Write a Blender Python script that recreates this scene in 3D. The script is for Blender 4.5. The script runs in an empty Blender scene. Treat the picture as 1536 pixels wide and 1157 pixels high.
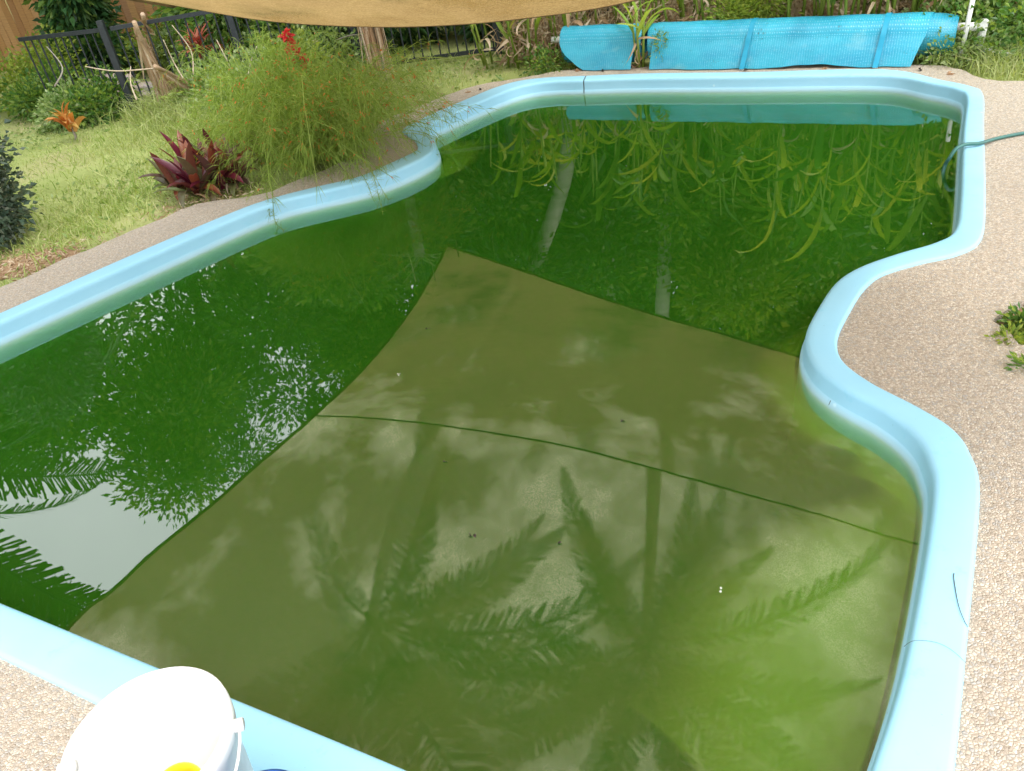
import bpy, bmesh, math, random
import numpy as np
from mathutils import Vector, Matrix
random.seed(7)
RNG = np.random.default_rng(11)
S = bpy.context.scene
R = math.radians

# ------------------------------------------------------------------ camera
EYE = 1.75
_n = np.array([282.0, 1721.5, 1200.0]); _n /= np.linalg.norm(_n)      # straight down, in camera axes (x right, y down, z ahead)
_fw = np.array([0, 0, 1.0]) - _n * _n[2]; _fw /= np.linalg.norm(_fw)
_rt = np.cross(_fw, -_n)
if _rt[0] < 0: _rt = -_rt
cam_d = bpy.data.cameras.new('camera'); cam = bpy.data.objects.new('camera', cam_d)
S.collection.objects.link(cam)
col_x = Vector((_rt[0], _fw[0], -_n[0])); col_y = -Vector((_rt[1], _fw[1], -_n[1])); col_z = -Vector((_rt[2], _fw[2], -_n[2]))
M = Matrix((col_x, col_y, col_z)).transposed().to_4x4(); M.translation = (0, 0, EYE)
cam.matrix_world = M
cam_d.sensor_width = 36; cam_d.lens = 1200 / 1536 * 36; cam_d.clip_start = .02; cam_d.clip_end = 400
S.camera = cam

# ------------------------------------------------------------------ sky, sun, exposure
SUN_AZ, SUN_EL = R(128), R(58)
W = bpy.data.worlds.new('World'); S.world = W; W.use_nodes = True
nt = W.node_tree; nt.nodes.clear()
def N(t, k, **kw):
    n = t.nodes.new(k)
    for a, b in kw.items():
        if a in n.bl_rna.properties.keys(): setattr(n, a, b)
        else: n.inputs[a.replace('_', ' ')].default_value = b
    return n
sky = N(nt, 'ShaderNodeTexSky'); sky.sky_type = 'NISHITA'; sky.sun_disc = False
sky.sun_elevation = SUN_EL; sky.sun_rotation = SUN_AZ; sky.dust_density = 3
b1 = N(nt, 'ShaderNodeBackground'); b1.inputs[1].default_value = .12
b2 = N(nt, 'ShaderNodeBackground'); b2.inputs[0].default_value = (.93, .96, 1.0, 1); b2.inputs[1].default_value = 3.2
mx = N(nt, 'ShaderNodeMixShader'); out = N(nt, 'ShaderNodeOutputWorld')
tc = N(nt, 'ShaderNodeTexCoord'); nz = N(nt, 'ShaderNodeTexNoise'); nz.inputs['Scale'].default_value = 1.6; nz.inputs['Detail'].default_value = 6
rp = N(nt, 'ShaderNodeMapRange'); rp.inputs['From Min'].default_value = .3; rp.inputs['From Max'].default_value = .6; rp.inputs['To Min'].default_value = .72; rp.inputs['To Max'].default_value = 1
L = nt.links.new
L(sky.outputs[0], b1.inputs[0]); L(tc.outputs['Generated'], nz.inputs['Vector']); L(nz.outputs[0], rp.inputs[0])
L(rp.outputs[0], mx.inputs[0]); L(b1.outputs[0], mx.inputs[1]); L(b2.outputs[0], mx.inputs[2]); L(mx.outputs[0], out.inputs[0])
sun_d = bpy.data.lights.new('sun', 'SUN'); sun = bpy.data.objects.new('sun', sun_d); S.collection.objects.link(sun)
sun_d.energy = 1.5; sun_d.angle = R(12); sun_d.color = (1, .95, .86)
sdir = Vector((math.sin(SUN_AZ) * math.cos(SUN_EL), math.cos(SUN_AZ) * math.cos(SUN_EL), math.sin(SUN_EL)))
sun.rotation_euler = sdir.to_track_quat('Z', 'Y').to_euler(); sun.location = sdir * 30
S.view_settings.view_transform = 'Standard'; S.view_settings.look = 'None'; S.view_settings.gamma = 1
S.view_settings.use_curve_mapping = False; S.view_settings.exposure = 0.17
S.render.engine = 'CYCLES'
cy = S.cycles
cy.use_denoising = True; cy.max_bounces = 10; cy.diffuse_bounces = 3; cy.glossy_bounces = 3; cy.transparent_max_bounces = 24
cy.volume_bounces = 3; cy.transmission_bounces = 4; cy.caustics_reflective = False; cy.caustics_refractive = False

# ------------------------------------------------------------------ helpers
def G(u, v, z=0.0):
    """the place on the level plane z that the calibrated sight line of photo point (u, v) meets"""
    r = np.array([u - 768, v - 578.5, 1200.0]); t = (EYE - z) / (r @ _n); p = r * t
    return np.array([p @ _rt, p @ _fw])
WATER_Z = -.09
def GR(u, v, z):
    """place at height z whose mirror image in the water is met by the sight line (u, v)"""
    r = np.array([u - 768, v - 578.5, 1200.0]); t = (EYE - 2 * WATER_Z + z) / (r @ _n); p = r * t
    return np.array([p @ _rt, p @ _fw, z])

def tag(o, label=None, cat=None, group=None, kind=None):
    if label: o['label'] = label
    if cat: o['category'] = cat
    if group: o['group'] = group
    if kind: o['kind'] = kind
    return o
def empty(name, loc=(0, 0, 0), rz=0):
    o = bpy.data.objects.new(name, None); o.empty_display_size = .1
    S.collection.objects.link(o); o.location = loc; o.rotation_euler.z = rz
    return o
def link(name, me, parent=None, loc=None):
    o = bpy.data.objects.new(name, me); S.collection.objects.link(o)
    if parent is not None: o.parent = parent
    if loc is not None: o.location = loc
    return o
class MB:
    """collects vertices and faces (all in world or parent space)"""
    def __init__(s): s.V = []; s.F = []; s.n = 0; s.uv = None
    def add(s, V, F):
        V = np.asarray(V, float); s.V.append(V); s.F.append(np.asarray(F, int) + s.n); s.n += len(V)
    def mesh(s, name, mat, smooth=False):
        me = bpy.data.meshes.new(name)
        V = np.concatenate(s.V) if s.V else np.zeros((0, 3))
        idx = []; tot = []
        for f in s.F:
            idx.append(f.ravel()); tot.append(np.full(len(f), f.shape[1]))
        idx = np.concatenate(idx) if idx else np.zeros(0, int); tot = np.concatenate(tot) if tot else np.zeros(0, int)
        me.vertices.add(len(V)); me.vertices.foreach_set('co', V.ravel())
        me.loops.add(len(idx)); me.loops.foreach_set('vertex_index', idx.astype(np.int32))
        me.polygons.add(len(tot)); st = np.concatenate([[0], np.cumsum(tot)[:-1]]) if len(tot) else tot
        me.polygons.foreach_set('loop_start', st.astype(np.int32))
        me.polygons.foreach_set('use_smooth', np.full(len(tot), bool(smooth)))
        me.update(calc_edges=True); me.validate()
        if mat: me.materials.append(mat)
        return me
    def build(s, name, mat, parent=None, smooth=False): return link(name, s.mesh(name, mat, smooth), parent)
def basis(d):
    d = np.asarray(d, float); d = d / (np.linalg.norm(d) + 1e-9)
    a = np.array([0, 0, 1.0]) if abs(d[2]) < .9 else np.array([1.0, 0, 0])
    x = np.cross(a, d); x /= np.linalg.norm(x); return x, np.cross(d, x), d
def tube(pts, rad, sides=8, cap=True):
    pts = np.asarray(pts, float); n = len(pts); rad = np.broadcast_to(rad, (n,))
    V = []; x0 = None
    for i in range(n):
        d = pts[min(i + 1, n - 1)] - pts[max(i - 1, 0)]; d = d / (np.linalg.norm(d) + 1e-9)
        if x0 is None: x, y, _ = basis(d)
        else:
            x = x0 - d * (x0 @ d); x /= np.linalg.norm(x) + 1e-9; y = np.cross(d, x)
        x0 = x
        for k in range(sides):
            a = 2 * math.pi * k / sides; V.append(pts[i] + rad[i] * (x * math.cos(a) + y * math.sin(a)))
    F = [[i * sides + k, i * sides + (k + 1) % sides, (i + 1) * sides + (k + 1) % sides, (i + 1) * sides + k] for i in range(n - 1) for k in range(sides)]
    if cap:
        for b, p in ((0, pts[0]), ((n - 1) * sides, pts[-1])):
            c = len(V); V.append(p)
            for k in range(sides): F.append([b + k, b + (k + 1) % sides, c, c])
    F = np.array(F); return np.array(V), F
def add_tube(mb, pts, rad, sides=8):
    V, F = tube(pts, rad, sides, False)
    mb.add(V, F)
    n = len(V)
    mb.add(np.zeros((0, 3)), np.zeros((0, 4), int))
    # end caps as n-gons
    mb.F.append(np.array([list(range(n - sides, n))]) + mb.n - n); mb.F.append(np.array([list(range(sides))[::-1]]) + mb.n - n)
def add_box(mb, c, size, rz=0, tilt=None, rot=None):
    c = np.asarray(c, float); h = np.asarray(size, float) / 2
    P = np.array([[x, y, z] for z in (-1, 1) for y in (-1, 1) for x in (-1, 1)]) * h
    m = rot if rot is not None else np.array(Matrix.Rotation(rz, 3, 'Z'))
    mb.add(P @ m.T + c, [[0, 2, 3, 1], [4, 5, 7, 6], [0, 1, 5, 4], [2, 6, 7, 3], [0, 4, 6, 2], [1, 3, 7, 5]])
def catmull(P, per=6, closed=True):
    P = np.asarray(P, float); n = len(P); out = []
    rng = range(n) if closed else range(n - 1)
    for i in rng:
        g = (lambda k: P[k % n]) if closed else (lambda k: P[min(max(k, 0), n - 1)])
        p0, p1, p2, p3 = g(i - 1), g(i), g(i + 1), g(i + 2)
        for j in range(per):
            t = j / per
            out.append(.5 * ((2 * p1) + (-p0 + p2) * t + (2 * p0 - 5 * p1 + 4 * p2 - p3) * t * t + (-p0 + 3 * p1 - 3 * p2 + p3) * t ** 3))
    if not closed: out.append(P[-1])
    return np.array(out)

# ------------------------------------------------------------------ materials
def mat(name):
    m = bpy.data.materials.new(name); m.use_nodes = True; t = m.node_tree; t.nodes.clear()
    o = N(t, 'ShaderNodeOutputMaterial'); return m, t, o
def ramp(t, fac, stops, interp='LINEAR'):
    r = N(t, 'ShaderNodeValToRGB'); r.color_ramp.interpolation = interp
    e = r.color_ramp.elements
    while len(e) < len(stops): e.new(.5)
    for k, (p, c) in enumerate(stops): e[k].position = p; e[k].color = (*c, 1)
    t.links.new(fac, r.inputs[0]); return r.outputs[0]
def mixc(t, f, a, b, mode='MIX'):
    m = N(t, 'ShaderNodeMix'); m.data_type = 'RGBA'; m.blend_type = mode
    for v, i in ((f, 0), (a, 6), (b, 7)):
        if hasattr(v, 'is_linked') or hasattr(v, 'links'): t.links.new(v, m.inputs[i])
        else: m.inputs[i].default_value = v if not isinstance(v, tuple) else (*v, 1)
    return m.outputs[2]
def noise(t, scale, detail=4, vec=None, rough=.5, dist=0):
    n = N(t, 'ShaderNodeTexNoise'); n.inputs['Scale'].default_value = scale; n.inputs['Detail'].default_value = detail
    n.inputs['Roughness'].default_value = rough; n.inputs['Distortion'].default_value = dist
    if vec is None:
        c = N(t, 'ShaderNodeTexCoord'); vec = c.outputs['Object']
    t.links.new(vec, n.inputs['Vector']); return n.outputs[0]
def mapr(t, v, a, b, c=0, d=1):
    m = N(t, 'ShaderNodeMapRange'); t.links.new(v, m.inputs[0])
    for i, q in enumerate((a, b, c, d)): m.inputs[i + 1].default_value = q
    return m.outputs[0]
def bump(t, h, strength=.3, dist=.01, nrm=None):
    b = N(t, 'ShaderNodeBump'); b.inputs['Strength'].default_value = strength; b.inputs['Distance'].default_value = dist
    t.links.new(h, b.inputs['Height'])
    if nrm is not None: t.links.new(nrm, b.inputs['Normal'])
    return b.outputs[0]
def princ(t, o, colr, rough=.6, spec=.4, nrm=None, **kw):
    p = N(t, 'ShaderNodeBsdfPrincipled')
    if isinstance(colr, tuple): p.inputs['Base Color'].default_value = (*colr, 1)
    else: t.links.new(colr, p.inputs['Base Color'])
    if isinstance(rough, (int, float)): p.inputs['Roughness'].default_value = rough
    else: t.links.new(rough, p.inputs['Roughness'])
    p.inputs['Specular IOR Level'].default_value = spec
    for k, v in kw.items(): p.inputs[k.replace('_', ' ')].default_value = v
    if nrm is not None: t.links.new(nrm, p.inputs['Normal'])
    t.links.new(p.outputs[0], o.inputs[0]); return p
def simple(name, stops, scale=8, rough=.7, spec=.3, b=0.0, bs=40, stretch=None, dist=.004):
    m, t, o = mat(name)
    c = N(t, 'ShaderNodeTexCoord'); v = c.outputs['Object']
    if stretch:
        mp = N(t, 'ShaderNodeMapping'); mp.inputs['Scale'].default_value = stretch; t.links.new(v, mp.inputs[0]); v = mp.outputs[0]
    n = noise(t, scale, 5, v, .6)
    k = [(.28 + .44 * i / max(1, len(stops) - 1), s) for i, s in enumerate(stops)]
    cc = ramp(t, n, k); nr = None
    if b: nr = bump(t, noise(t, bs, 4, v), b, dist)
    princ(t, o, cc, rough, spec, nr); return m
def leafmat(name, cols, trans=.35, rough=.45, tint=(1.25, 1.3, .5), patch=None):
    """leaf colour by island, so that neighbours differ; light also passes through the blade"""
    m, t, o = mat(name)
    g = N(t, 'ShaderNodeNewGeometry'); n = len(cols)
    c = ramp(t, g.outputs['Random Per Island'], [(i / (n - 1) if n > 1 else 0, q) for i, q in enumerate(cols)])
    big = noise(t, .9, 3); c = mixc(t, mapr(t, big, .35, .65, 0, .5), c, patch or tuple(x * .62 for x in cols[0]))
    p = N(t, 'ShaderNodeBsdfPrincipled'); t.links.new(c, p.inputs['Base Color']); p.inputs['Roughness'].default_value = rough
    p.inputs['Specular IOR Level'].default_value = .35
    tr = N(t, 'ShaderNodeBsdfTranslucent'); tc_ = mixc(t, 1.0, c, tint, 'MULTIPLY'); t.links.new(tc_, tr.inputs[0])
    mxx = N(t, 'ShaderNodeMixShader'); mxx.inputs[0].default_value = trans
    t.links.new(p.outputs[0], mxx.inputs[1]); t.links.new(tr.outputs[0], mxx.inputs[2]); t.links.new(mxx.outputs[0], o.inputs[0])
    return m

MT = {}
# exposed aggregate
m, t, o = mat('pebble_aggregate')
tcn = N(t, 'ShaderNodeTexCoord')
def vor(t, scale, feat='F1', vec=None):
    v = N(t, 'ShaderNodeTexVoronoi'); v.feature = feat; v.inputs['Scale'].default_value = scale; t.links.new(vec, v.inputs['Vector']); return v
wv = N(t, 'ShaderNodeVectorMath'); wv.operation = 'MULTIPLY_ADD'
nn = N(t, 'ShaderNodeTexNoise'); nn.inputs['Scale'].default_value = 60; t.links.new(tcn.outputs['Object'], nn.inputs['Vector'])
t.links.new(nn.outputs['Color'], wv.inputs[0]); wv.inputs[1].default_value = (.006, .006, .006); t.links.new(tcn.outputs['Object'], wv.inputs[2])
v1 = vor(t, 118, 'F1', wv.outputs[0]); ve = vor(t, 118, 'DISTANCE_TO_EDGE', wv.outputs[0])
sp = N(t, 'ShaderNodeSeparateColor'); t.links.new(v1.outputs['Color'], sp.inputs[0])
pc = ramp(t, sp.outputs[0], [(0, (.33, .275, .215)), (.16, (.47, .39, .31)), (.34, (.41, .385, .345)), (.5, (.55, .475, .375)), (.64, (.48, .395, .305)), (.8, (.62, .55, .455)), (.93, (.35, .335, .315))], 'CONSTANT')
pc = mixc(t, mapr(t, noise(t, 300, 3), .35, .7, 0, .35), pc, (.62, .5, .38))
gap = mapr(t, ve.outputs['Distance'], 0, .12, 1, 0)
pc = mixc(t, gap, pc, (.32, .265, .20))
pc = mixc(t, mapr(t, noise(t, 1.3, 6, rough=.65), .5, .8, 0, .28), pc, (.32, .26, .2))
hh = mapr(t, ve.outputs['Distance'], 0, .35, 0, 1)
princ(t, o, pc, .62, .35, bump(t, hh, .8, .003)); MT['deck'] = m
# fibreglass
m, t, o = mat('blue_fibreglass')
geo = N(t, 'ShaderNodeNewGeometry'); sx = N(t, 'ShaderNodeSeparateXYZ'); t.links.new(geo.outputs['Position'], sx.inputs[0])
base = mixc(t, mapr(t, noise(t, 2.3, 5, rough=.6), .35, .75, 0, .5), (.30, .60, .78), (.38, .67, .83))
base = mixc(t, mapr(t, noise(t, 9, 6, rough=.7), .60, .80, 0, .5), base, (.16, .55, .72))
zz = N(t, 'ShaderNodeMath'); zz.operation = 'MULTIPLY_ADD'; t.links.new(noise(t, 12, 3), zz.inputs[0]); zz.inputs[1].default_value = .012; t.links.new(sx.outputs[2], zz.inputs[2])
scum = ramp(t, mapr(t, zz.outputs[0], -.115, -.05), [(0, (1, 1, 1)), (.3, (1, 1, 1)), (.45, (.55, .55, .55)), (1, (0, 0, 0))])
base = mixc(t, scum, base, (.50, .62, .60))
base = mixc(t, mapr(t, noise(t, 130, 2), .74, .78, 0, .5), base, (.13, .22, .24))
tco = N(t, 'ShaderNodeTexCoord'); vsp = N(t, 'ShaderNodeTexVoronoi'); vsp.inputs['Scale'].default_value = 17; t.links.new(tco.outputs['Object'], vsp.inputs['Vector'])
scs = N(t, 'ShaderNodeSeparateColor'); t.links.new(vsp.outputs['Color'], scs.inputs[0]); msp = N(t, 'ShaderNodeMath'); msp.operation = 'MULTIPLY'
t.links.new(mapr(t, vsp.outputs['Distance'], .10, .18, .45, 0), msp.inputs[0]); t.links.new(mapr(t, scs.outputs[0], .955, .965), msp.inputs[1]); base = mixc(t, msp.outputs[0], base, (.62, .82, .86))
princ(t, o, base, mapr(t, noise(t, 6, 4),   .3, .7, .38, .62), .4, bump(t, noise(t, 25, 3), .05, .01)); MT['shell'] = m
MT['soil'] = simple('soil', [(.10, .075, .045), (.17, .13, .08), (.12, .13, .05)], 3, .95, .1, .6, 30)
MT['dirt'] = simple('dry_mulch', [(.16, .09, .05), (.30, .19, .11), (.38, .28, .18)], 22, .95, .1, .9, 60)
MT['lawnbase'] = simple('lawn_soil', [(.20, .24, .07), (.30, .34, .12), (.38, .35, .18)], 1.2, .95, .1, .6, 30)

# ------------------------------------------------------------------ pool outlines (inner lip, outer edge), anticlockwise
PO = [((-2.9, 2.54), (-2.98, 2.40)), ((-1.682, 1.819), (-1.76, 1.70)), ((-.64, 1.205), (-.72, 1.07)), ((.15, .74), (.07, .60)), ((.36, .675), (.37, .52)),
      ((.52, .76), (.64, .64)), ((.63, .883), (.77, .82)), ((.84, 1.146), (.975, 1.13)), ((1.142, 1.60), (1.28, 1.60)), ((1.222, 1.78), (1.35, 1.77)),
      ((1.237, 1.911), (1.362, 1.89)), ((1.203, 2.045), (1.318, 2.02)), ((1.13, 2.20), (1.238, 2.19)), ((1.102, 2.363), (1.206, 2.346)), ((1.15, 2.55), (1.25, 2.49)),
      ((1.297, 2.76), (1.38, 2.67)), ((1.43, 2.91), (1.50, 2.81)), ((1.565, 2.995), (1.62, 2.90)), ((1.754, 3.055), (1.80, 2.945)), ((1.95, 3.10), (1.99, 2.97)),
      ((2.09, 3.19), (2.15, 3.08)), ((2.282, 3.489), (2.40, 3.48)), ((2.765, 4.317), (2.89, 4.33)), ((3.08, 4.84), (3.19, 4.85)), ((3.12, 5.02), (3.215, 5.02)),
      ((3.05, 5.22), (3.14, 5.24)), ((2.86, 5.56), (2.94, 5.69)), ((2.07, 6.03), (2.134, 6.15)), ((1.41, 6.43), (1.481, 6.56)), ((.97, 6.655), (1.017, 6.79)),
      ((.72, 6.78), (.72, 6.935)), ((.53, 6.80), (.47, 6.98)), ((.35, 6.72), (.251, 6.885)), ((.1, 6.51), (.0, 6.67)), ((-.18, 6.25), (-.31, 6.38)),
      ((-.29, 6.12), (-.50, 6.14)), ((-.30, 5.95), (-.45, 5.93)), ((-.265, 5.78), (-.40, 5.78)), ((-.255, 5.58), (-.385, 5.62)), ((-.32, 5.41), (-.42, 5.54)),
      ((-.50, 5.23), (-.60, 5.37)), ((-.74, 5.10), (-.78, 5.22)), ((-1.02, 5.04), (-1.05, 5.16)), ((-1.26, 4.98), (-1.33, 5.08)), ((-1.5, 4.82), (-1.58, 4.93)),
      ((-2.0, 4.37), (-2.088, 4.49)), ((-2.55, 3.87), (-2.64, 3.97)), ((-3.0, 3.44), (-3.1, 3.54)), ((-3.2, 3.15), (-3.35, 3.2)), ((-3.17, 2.8), (-3.32, 2.72))]
INL = catmull([p[0] for p in PO], 6); OUL = catmull([p[1] for p in PO], 6)
def loop_normals(P):
    d = np.roll(P, -1, 0) - np.roll(P, 1, 0); n = np.stack([d[:, 1], -d[:, 0]], 1); n /= np.linalg.norm(n, axis=1)[:, None]
    for _ in range(2): n = (np.roll(n, 1, 0) + n * 2 + np.roll(n, -1, 0)) / 4
    return n / np.linalg.norm(n, axis=1)[:, None]
INN = loop_normals(INL)
def ring(k): return INL - INN * k          # k > 0 towards the water
def loft(rings, name, m, parent=None, floor=False, uvs=False):
    n = len(rings[0]); V = np.concatenate(rings)
    F = [[i * n + k, i * n + (k + 1) % n, (i + 1) * n + (k + 1) % n, (i + 1) * n + k] for i in range(len(rings) - 1) for k in range(n)]
    mb = MB(); mb.add(V, F)
    if floor: mb.F.append(np.array([[(len(rings) - 1) * n + k for k in range(n)]]))
    return mb.build(name, m, parent, True)
def z3(P, z): return np.column_stack([P, np.full(len(P), z)])
mid = lambda a: OUL * (1 - a) + INL * a
shell = loft([z3(OUL, -.06), z3(OUL, .004), z3(mid(.05), .0125), z3(mid(.12), .0145), z3(mid(.5), .0155), z3(ring(-.034), .0155), z3(ring(-.018), .0150), z3(ring(-.009), .0125), z3(ring(-.003), .0065), z3(ring(0), -.002), z3(ring(.001), -.012),
              z3(ring(.005), -.058), z3(ring(.007), -.064), z3(ring(.012), -.068), z3(ring(.014), -.09), z3(ring(.021), -.25), z3(ring(.03), -.45), z3(ring(.06), -.75), z3(ring(.12), -.95)], 'pool_shell', MT['shell'], floor=True)
tag(shell, 'pale blue fibreglass pool shell with a broad rounded rim around green water', 'swimming pool')

# water
m, t, o = mat('green_pool_water')
wn = noise(t, 3.5, 3, rough=.45); nb = bump(t, wn, .02, .01)
gl = N(t, 'ShaderNodeBsdfGlossy'); gl.inputs['Roughness'].default_value = .012; t.links.new(nb, gl.inputs['Normal'])
fr = N(t, 'ShaderNodeFresnel'); fr.inputs[0].default_value = 2.15; t.links.new(nb, fr.inputs['Normal'])
tp = N(t, 'ShaderNodeBsdfTransparent'); ms = N(t, 'ShaderNodeMixShader')
gg = N(t, 'ShaderNodeNewGeometry'); bf = N(t, 'ShaderNodeMath'); bf.operation = 'SUBTRACT'; bf.inputs[0].default_value = 1; t.links.new(gg.outputs['Backfacing'], bf.inputs[1])
mu = N(t, 'ShaderNodeMath'); mu.operation = 'MULTIPLY'; t.links.new(fr.outputs[0], mu.inputs[0]); t.links.new(bf.outputs[0], mu.inputs[1])
t.links.new(mu.outputs[0], ms.inputs[0]); t.links.new(tp.outputs[0], ms.inputs[1]); t.links.new(gl.outputs[0], ms.inputs[2]); t.links.new(ms.outputs[0], o.inputs[0])
vs = N(t, 'ShaderNodeVolumeScatter'); vs.inputs['Color'].default_value = (.26, .60, .08, 1); vs.inputs['Density'].default_value = 1.9
va = N(t, 'ShaderNodeVolumeAbsorption'); va.inputs['Color'].default_value = (.20, .66, .08, 1); va.inputs['Density'].default_value = 10
vadd = N(t, 'ShaderNodeAddShader'); t.links.new(vs.outputs[0], vadd.inputs[0]); t.links.new(va.outputs[0], vadd.inputs[1]); t.links.new(vadd.outputs[0], o.inputs['Volume'])
MT['water'] = m
wr = ring(-.012)
nW = len(wr); mb = MB(); mb.add(np.concatenate([z3(wr, WATER_Z), z3(wr, -1.05)]), [[k, (k + 1) % nW, nW + (k + 1) % nW, nW + k][::-1] for k in range(nW)])
mb.F.append(np.array([list(range(nW))])); mb.F.append(np.array([list(range(nW, 2 * nW))[::-1]]))
water = mb.build('water', MT['water']); tag(water, 'still murky green pool water mirroring a shade cloth and trees', kind='structure')

m, t, o = mat('sunlit_glow_murk'); vs = N(t, 'ShaderNodeVolumeScatter'); vs.inputs['Color'].default_value = (.60, .78, .08, 1); vs.inputs['Density'].default_value = 3.6; t.links.new(vs.outputs[0], o.inputs['Volume']); MT['glow_wedge'] = m  # extra pale scatter colour standing in for sunlight glowing in the water
def cloud(pred, reach, deep, label, seed):
    """added milky wedge imitating the sunlit glow of the water along part of the wall, thinning to nothing away from it"""
    k = [i for i in range(len(INL)) if pred(INL[i])]; g = [b for a, b in zip(k, k[1:]) if b - a > 1]
    if g: q = k.index(g[0]); k = k[q:] + k[:q]
    n = len(k); r = np.random.default_rng(seed); ph = r.uniform(0, 6, 4); nv = 9; top = np.zeros((nv, n, 3)); bot = np.zeros((nv, n, 3))
    for j in range(nv):
        w = j / (nv - 1)
        for a, i in enumerate(k):
            e = max(0.0, math.sin(math.pi * a / (n - 1))) ** .7; e = e ** 1.6; rr_ = reach * (.75 + .25 * math.sin(9 * a / n + ph[0]) + .12 * math.sin(23 * a / n + ph[1]))
            p = INL[i] - INN[i] * (.03 + rr_ * w * e); top[j, a] = (*p, WATER_Z - .004 - .0005 * w); bot[j, a] = (*p, WATER_Z - .0055 - deep * e * (1 - w) ** 1.6 * (1 + .2 * math.sin(11 * a / n + ph[2])))
    V = np.concatenate([top.reshape(-1, 3), bot.reshape(-1, 3)]); m0 = nv * n; F = [f for f in grid_faces(nv, n)] + [[q + m0 for q in f[::-1]] for f in grid_faces(nv, n)]
    for a in range(n - 1): F += [[a, a + 1, m0 + a + 1, m0 + a][::-1], [(nv - 1) * n + a, (nv - 1) * n + a + 1, m0 + (nv - 1) * n + a + 1, m0 + (nv - 1) * n + a]]
    for j in range(nv - 1): F += [[j * n, (j + 1) * n, m0 + (j + 1) * n, m0 + j * n][::-1], [j * n + n - 1, (j + 1) * n + n - 1, m0 + (j + 1) * n + n - 1, m0 + j * n + n - 1]]
    mb = MB(); mb.add(V, F); tag(mb.build('glow_wedge', MT['glow_wedge']), label, kind='stuff')
grid_faces = lambda nv, nu: [[j * nu + i, j * nu + i + 1, (j + 1) * nu + i + 1, (j + 1) * nu + i] for j in range(nv - 1) for i in range(nu - 1)]
cloud(lambda p: -.75 < p[0] < 1.6 and .6 < p[1] < 1.95, .62, .30, 'milky yellow green wedge added for the sunlit glow of the water along the near right wall', 1)
cloud(lambda p: .9 < p[0] < 1.6 and 1.3 < p[1] < 2.8, .30, .15, 'milky yellow green wedge added for the sunlit glow of the water under the right bump', 3)
cloud(lambda p: -.6 < p[0] < .25 and 5.1 < p[1] < 6.7, .40, .16, 'milky wedge added for the sunlit glow of the water off the rounded left tip', 2)

# deck, lawn, ground: sheets with holes
def sheet(name, loops, z, thick, m, kind='structure', label=None):
    bm = bmesh.new()
    for P in loops:
        vs_ = [bm.verts.new((p[0], p[1], z)) for p in P]
        for a, b in zip(vs_, vs_[1:] + vs_[:1]): bm.edges.new((a, b))
    bmesh.ops.triangle_fill(bm, edges=bm.edges[:], use_beauty=True)
    for f in bm.faces:
        f.normal_update()
        if f.normal.z < 0: f.normal_flip()
    be = [e for e in bm.edges if len(e.link_faces) == 1]
    if thick:
        r = bmesh.ops.extrude_edge_only(bm, edges=be)
        for v in [g for g in r['geom'] if isinstance(g, bmesh.types.BMVert)]: v.co.z -= thick
    me = bpy.data.meshes.new(name); bm.to_mesh(me); bm.free(); me.materials.append(m)
    ob = link(name, me); tag(ob, label, kind=kind); return ob
def wob(P, a, seed):
    r = np.random.default_rng(seed); return P + r.normal(0, a, P.shape)
far_pts = [G(*p) for p in [(1536, 121), (1440, 104), (1384, 98), (1150, 99), (980, 100), (853, 105), (782, 117), (715, 128), (675, 141), (610, 167), (579, 180)]]
far_pts += [np.array([-.85, 5.95]), np.array([-.95, 5.6])]
far_pts += [G(*p) for p in [(440, 272), (394, 291), (296, 306), (246, 327), (164, 361), (79, 397), (0, 432)]]
far_pts += [np.array(p) for p in [(-3.7, 3.75), (-4.1, 3.2), (-4.4, 2.0), (-4.2, -3), (5.5, -3), (6.2, 4.0), (5.0, 4.9)]]
deck_out = wob(catmull(far_pts, 5), .007, 3)
bed = np.array([2.07, 2.37]) + np.array([[math.cos(a) * .26, math.sin(a) * .19] for a in np.linspace(0, 2 * math.pi, 14, endpoint=False)]) * np.random.default_rng(4).uniform(.85, 1.1, (14, 1))
deck_hole = OUL * .995 + INL * .005
sheet('deck', [deck_out, deck_hole, bed], 0.0, .07, MT['deck'], label='pebble aggregate paving around the pool')
sheet('ground', [np.array([(-60, -60), (60, -60), (60, 90), (-60, 90)], float), OUL * .6 + INL * .4], -.045, 0, MT['lawnbase'], label='weedy ground of the garden')

# ------------------------------------------------------------------ shade sail
m, t, o = mat('tan_shade_cloth')
tcn = N(t, 'ShaderNodeTexCoord'); mp = N(t, 'ShaderNodeMapping'); mp.inputs['Scale'].default_value = (2, 60, 60); mp.inputs['Rotation'].default_value = (0, 0, R(-8)); t.links.new(tcn.outputs['Object'], mp.inputs[0])
weave = noise(t, 3, 5, mp.outputs[0], .65)
c = ramp(t, weave, [(.3, (.31, .20, .075)), (.5, (.455, .305, .125)), (.7, (.56, .40, .185))])
c = mixc(t, mapr(t, noise(t, 1.6, 5, rough=.6), .42, .75, 0, .5), c, (.30, .19, .09))
c = mixc(t, mapr(t, noise(t, 120, 3, tcn.outputs['Object'], .7), .38, .62, 0, .55), c, (.20, .125, .05))
df = N(t, 'ShaderNodeBsdfDiffuse'); tl = N(t, 'ShaderNodeBsdfTranslucent'); t.links.new(c, df.inputs[0]); t.links.new(c, tl.inputs[0])
mp2 = N(t, 'ShaderNodeMapping'); mp2.inputs['Scale'].default_value = (14, 120, 60); t.links.new(tcn.outputs['Object'], mp2.inputs[0])
a1 = N(t, 'ShaderNodeMixShader'); a1.inputs[0].default_value = .66; t.links.new(df.outputs[0], a1.inputs[1]); t.links.new(tl.outputs[0], a1.inputs[2])
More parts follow.
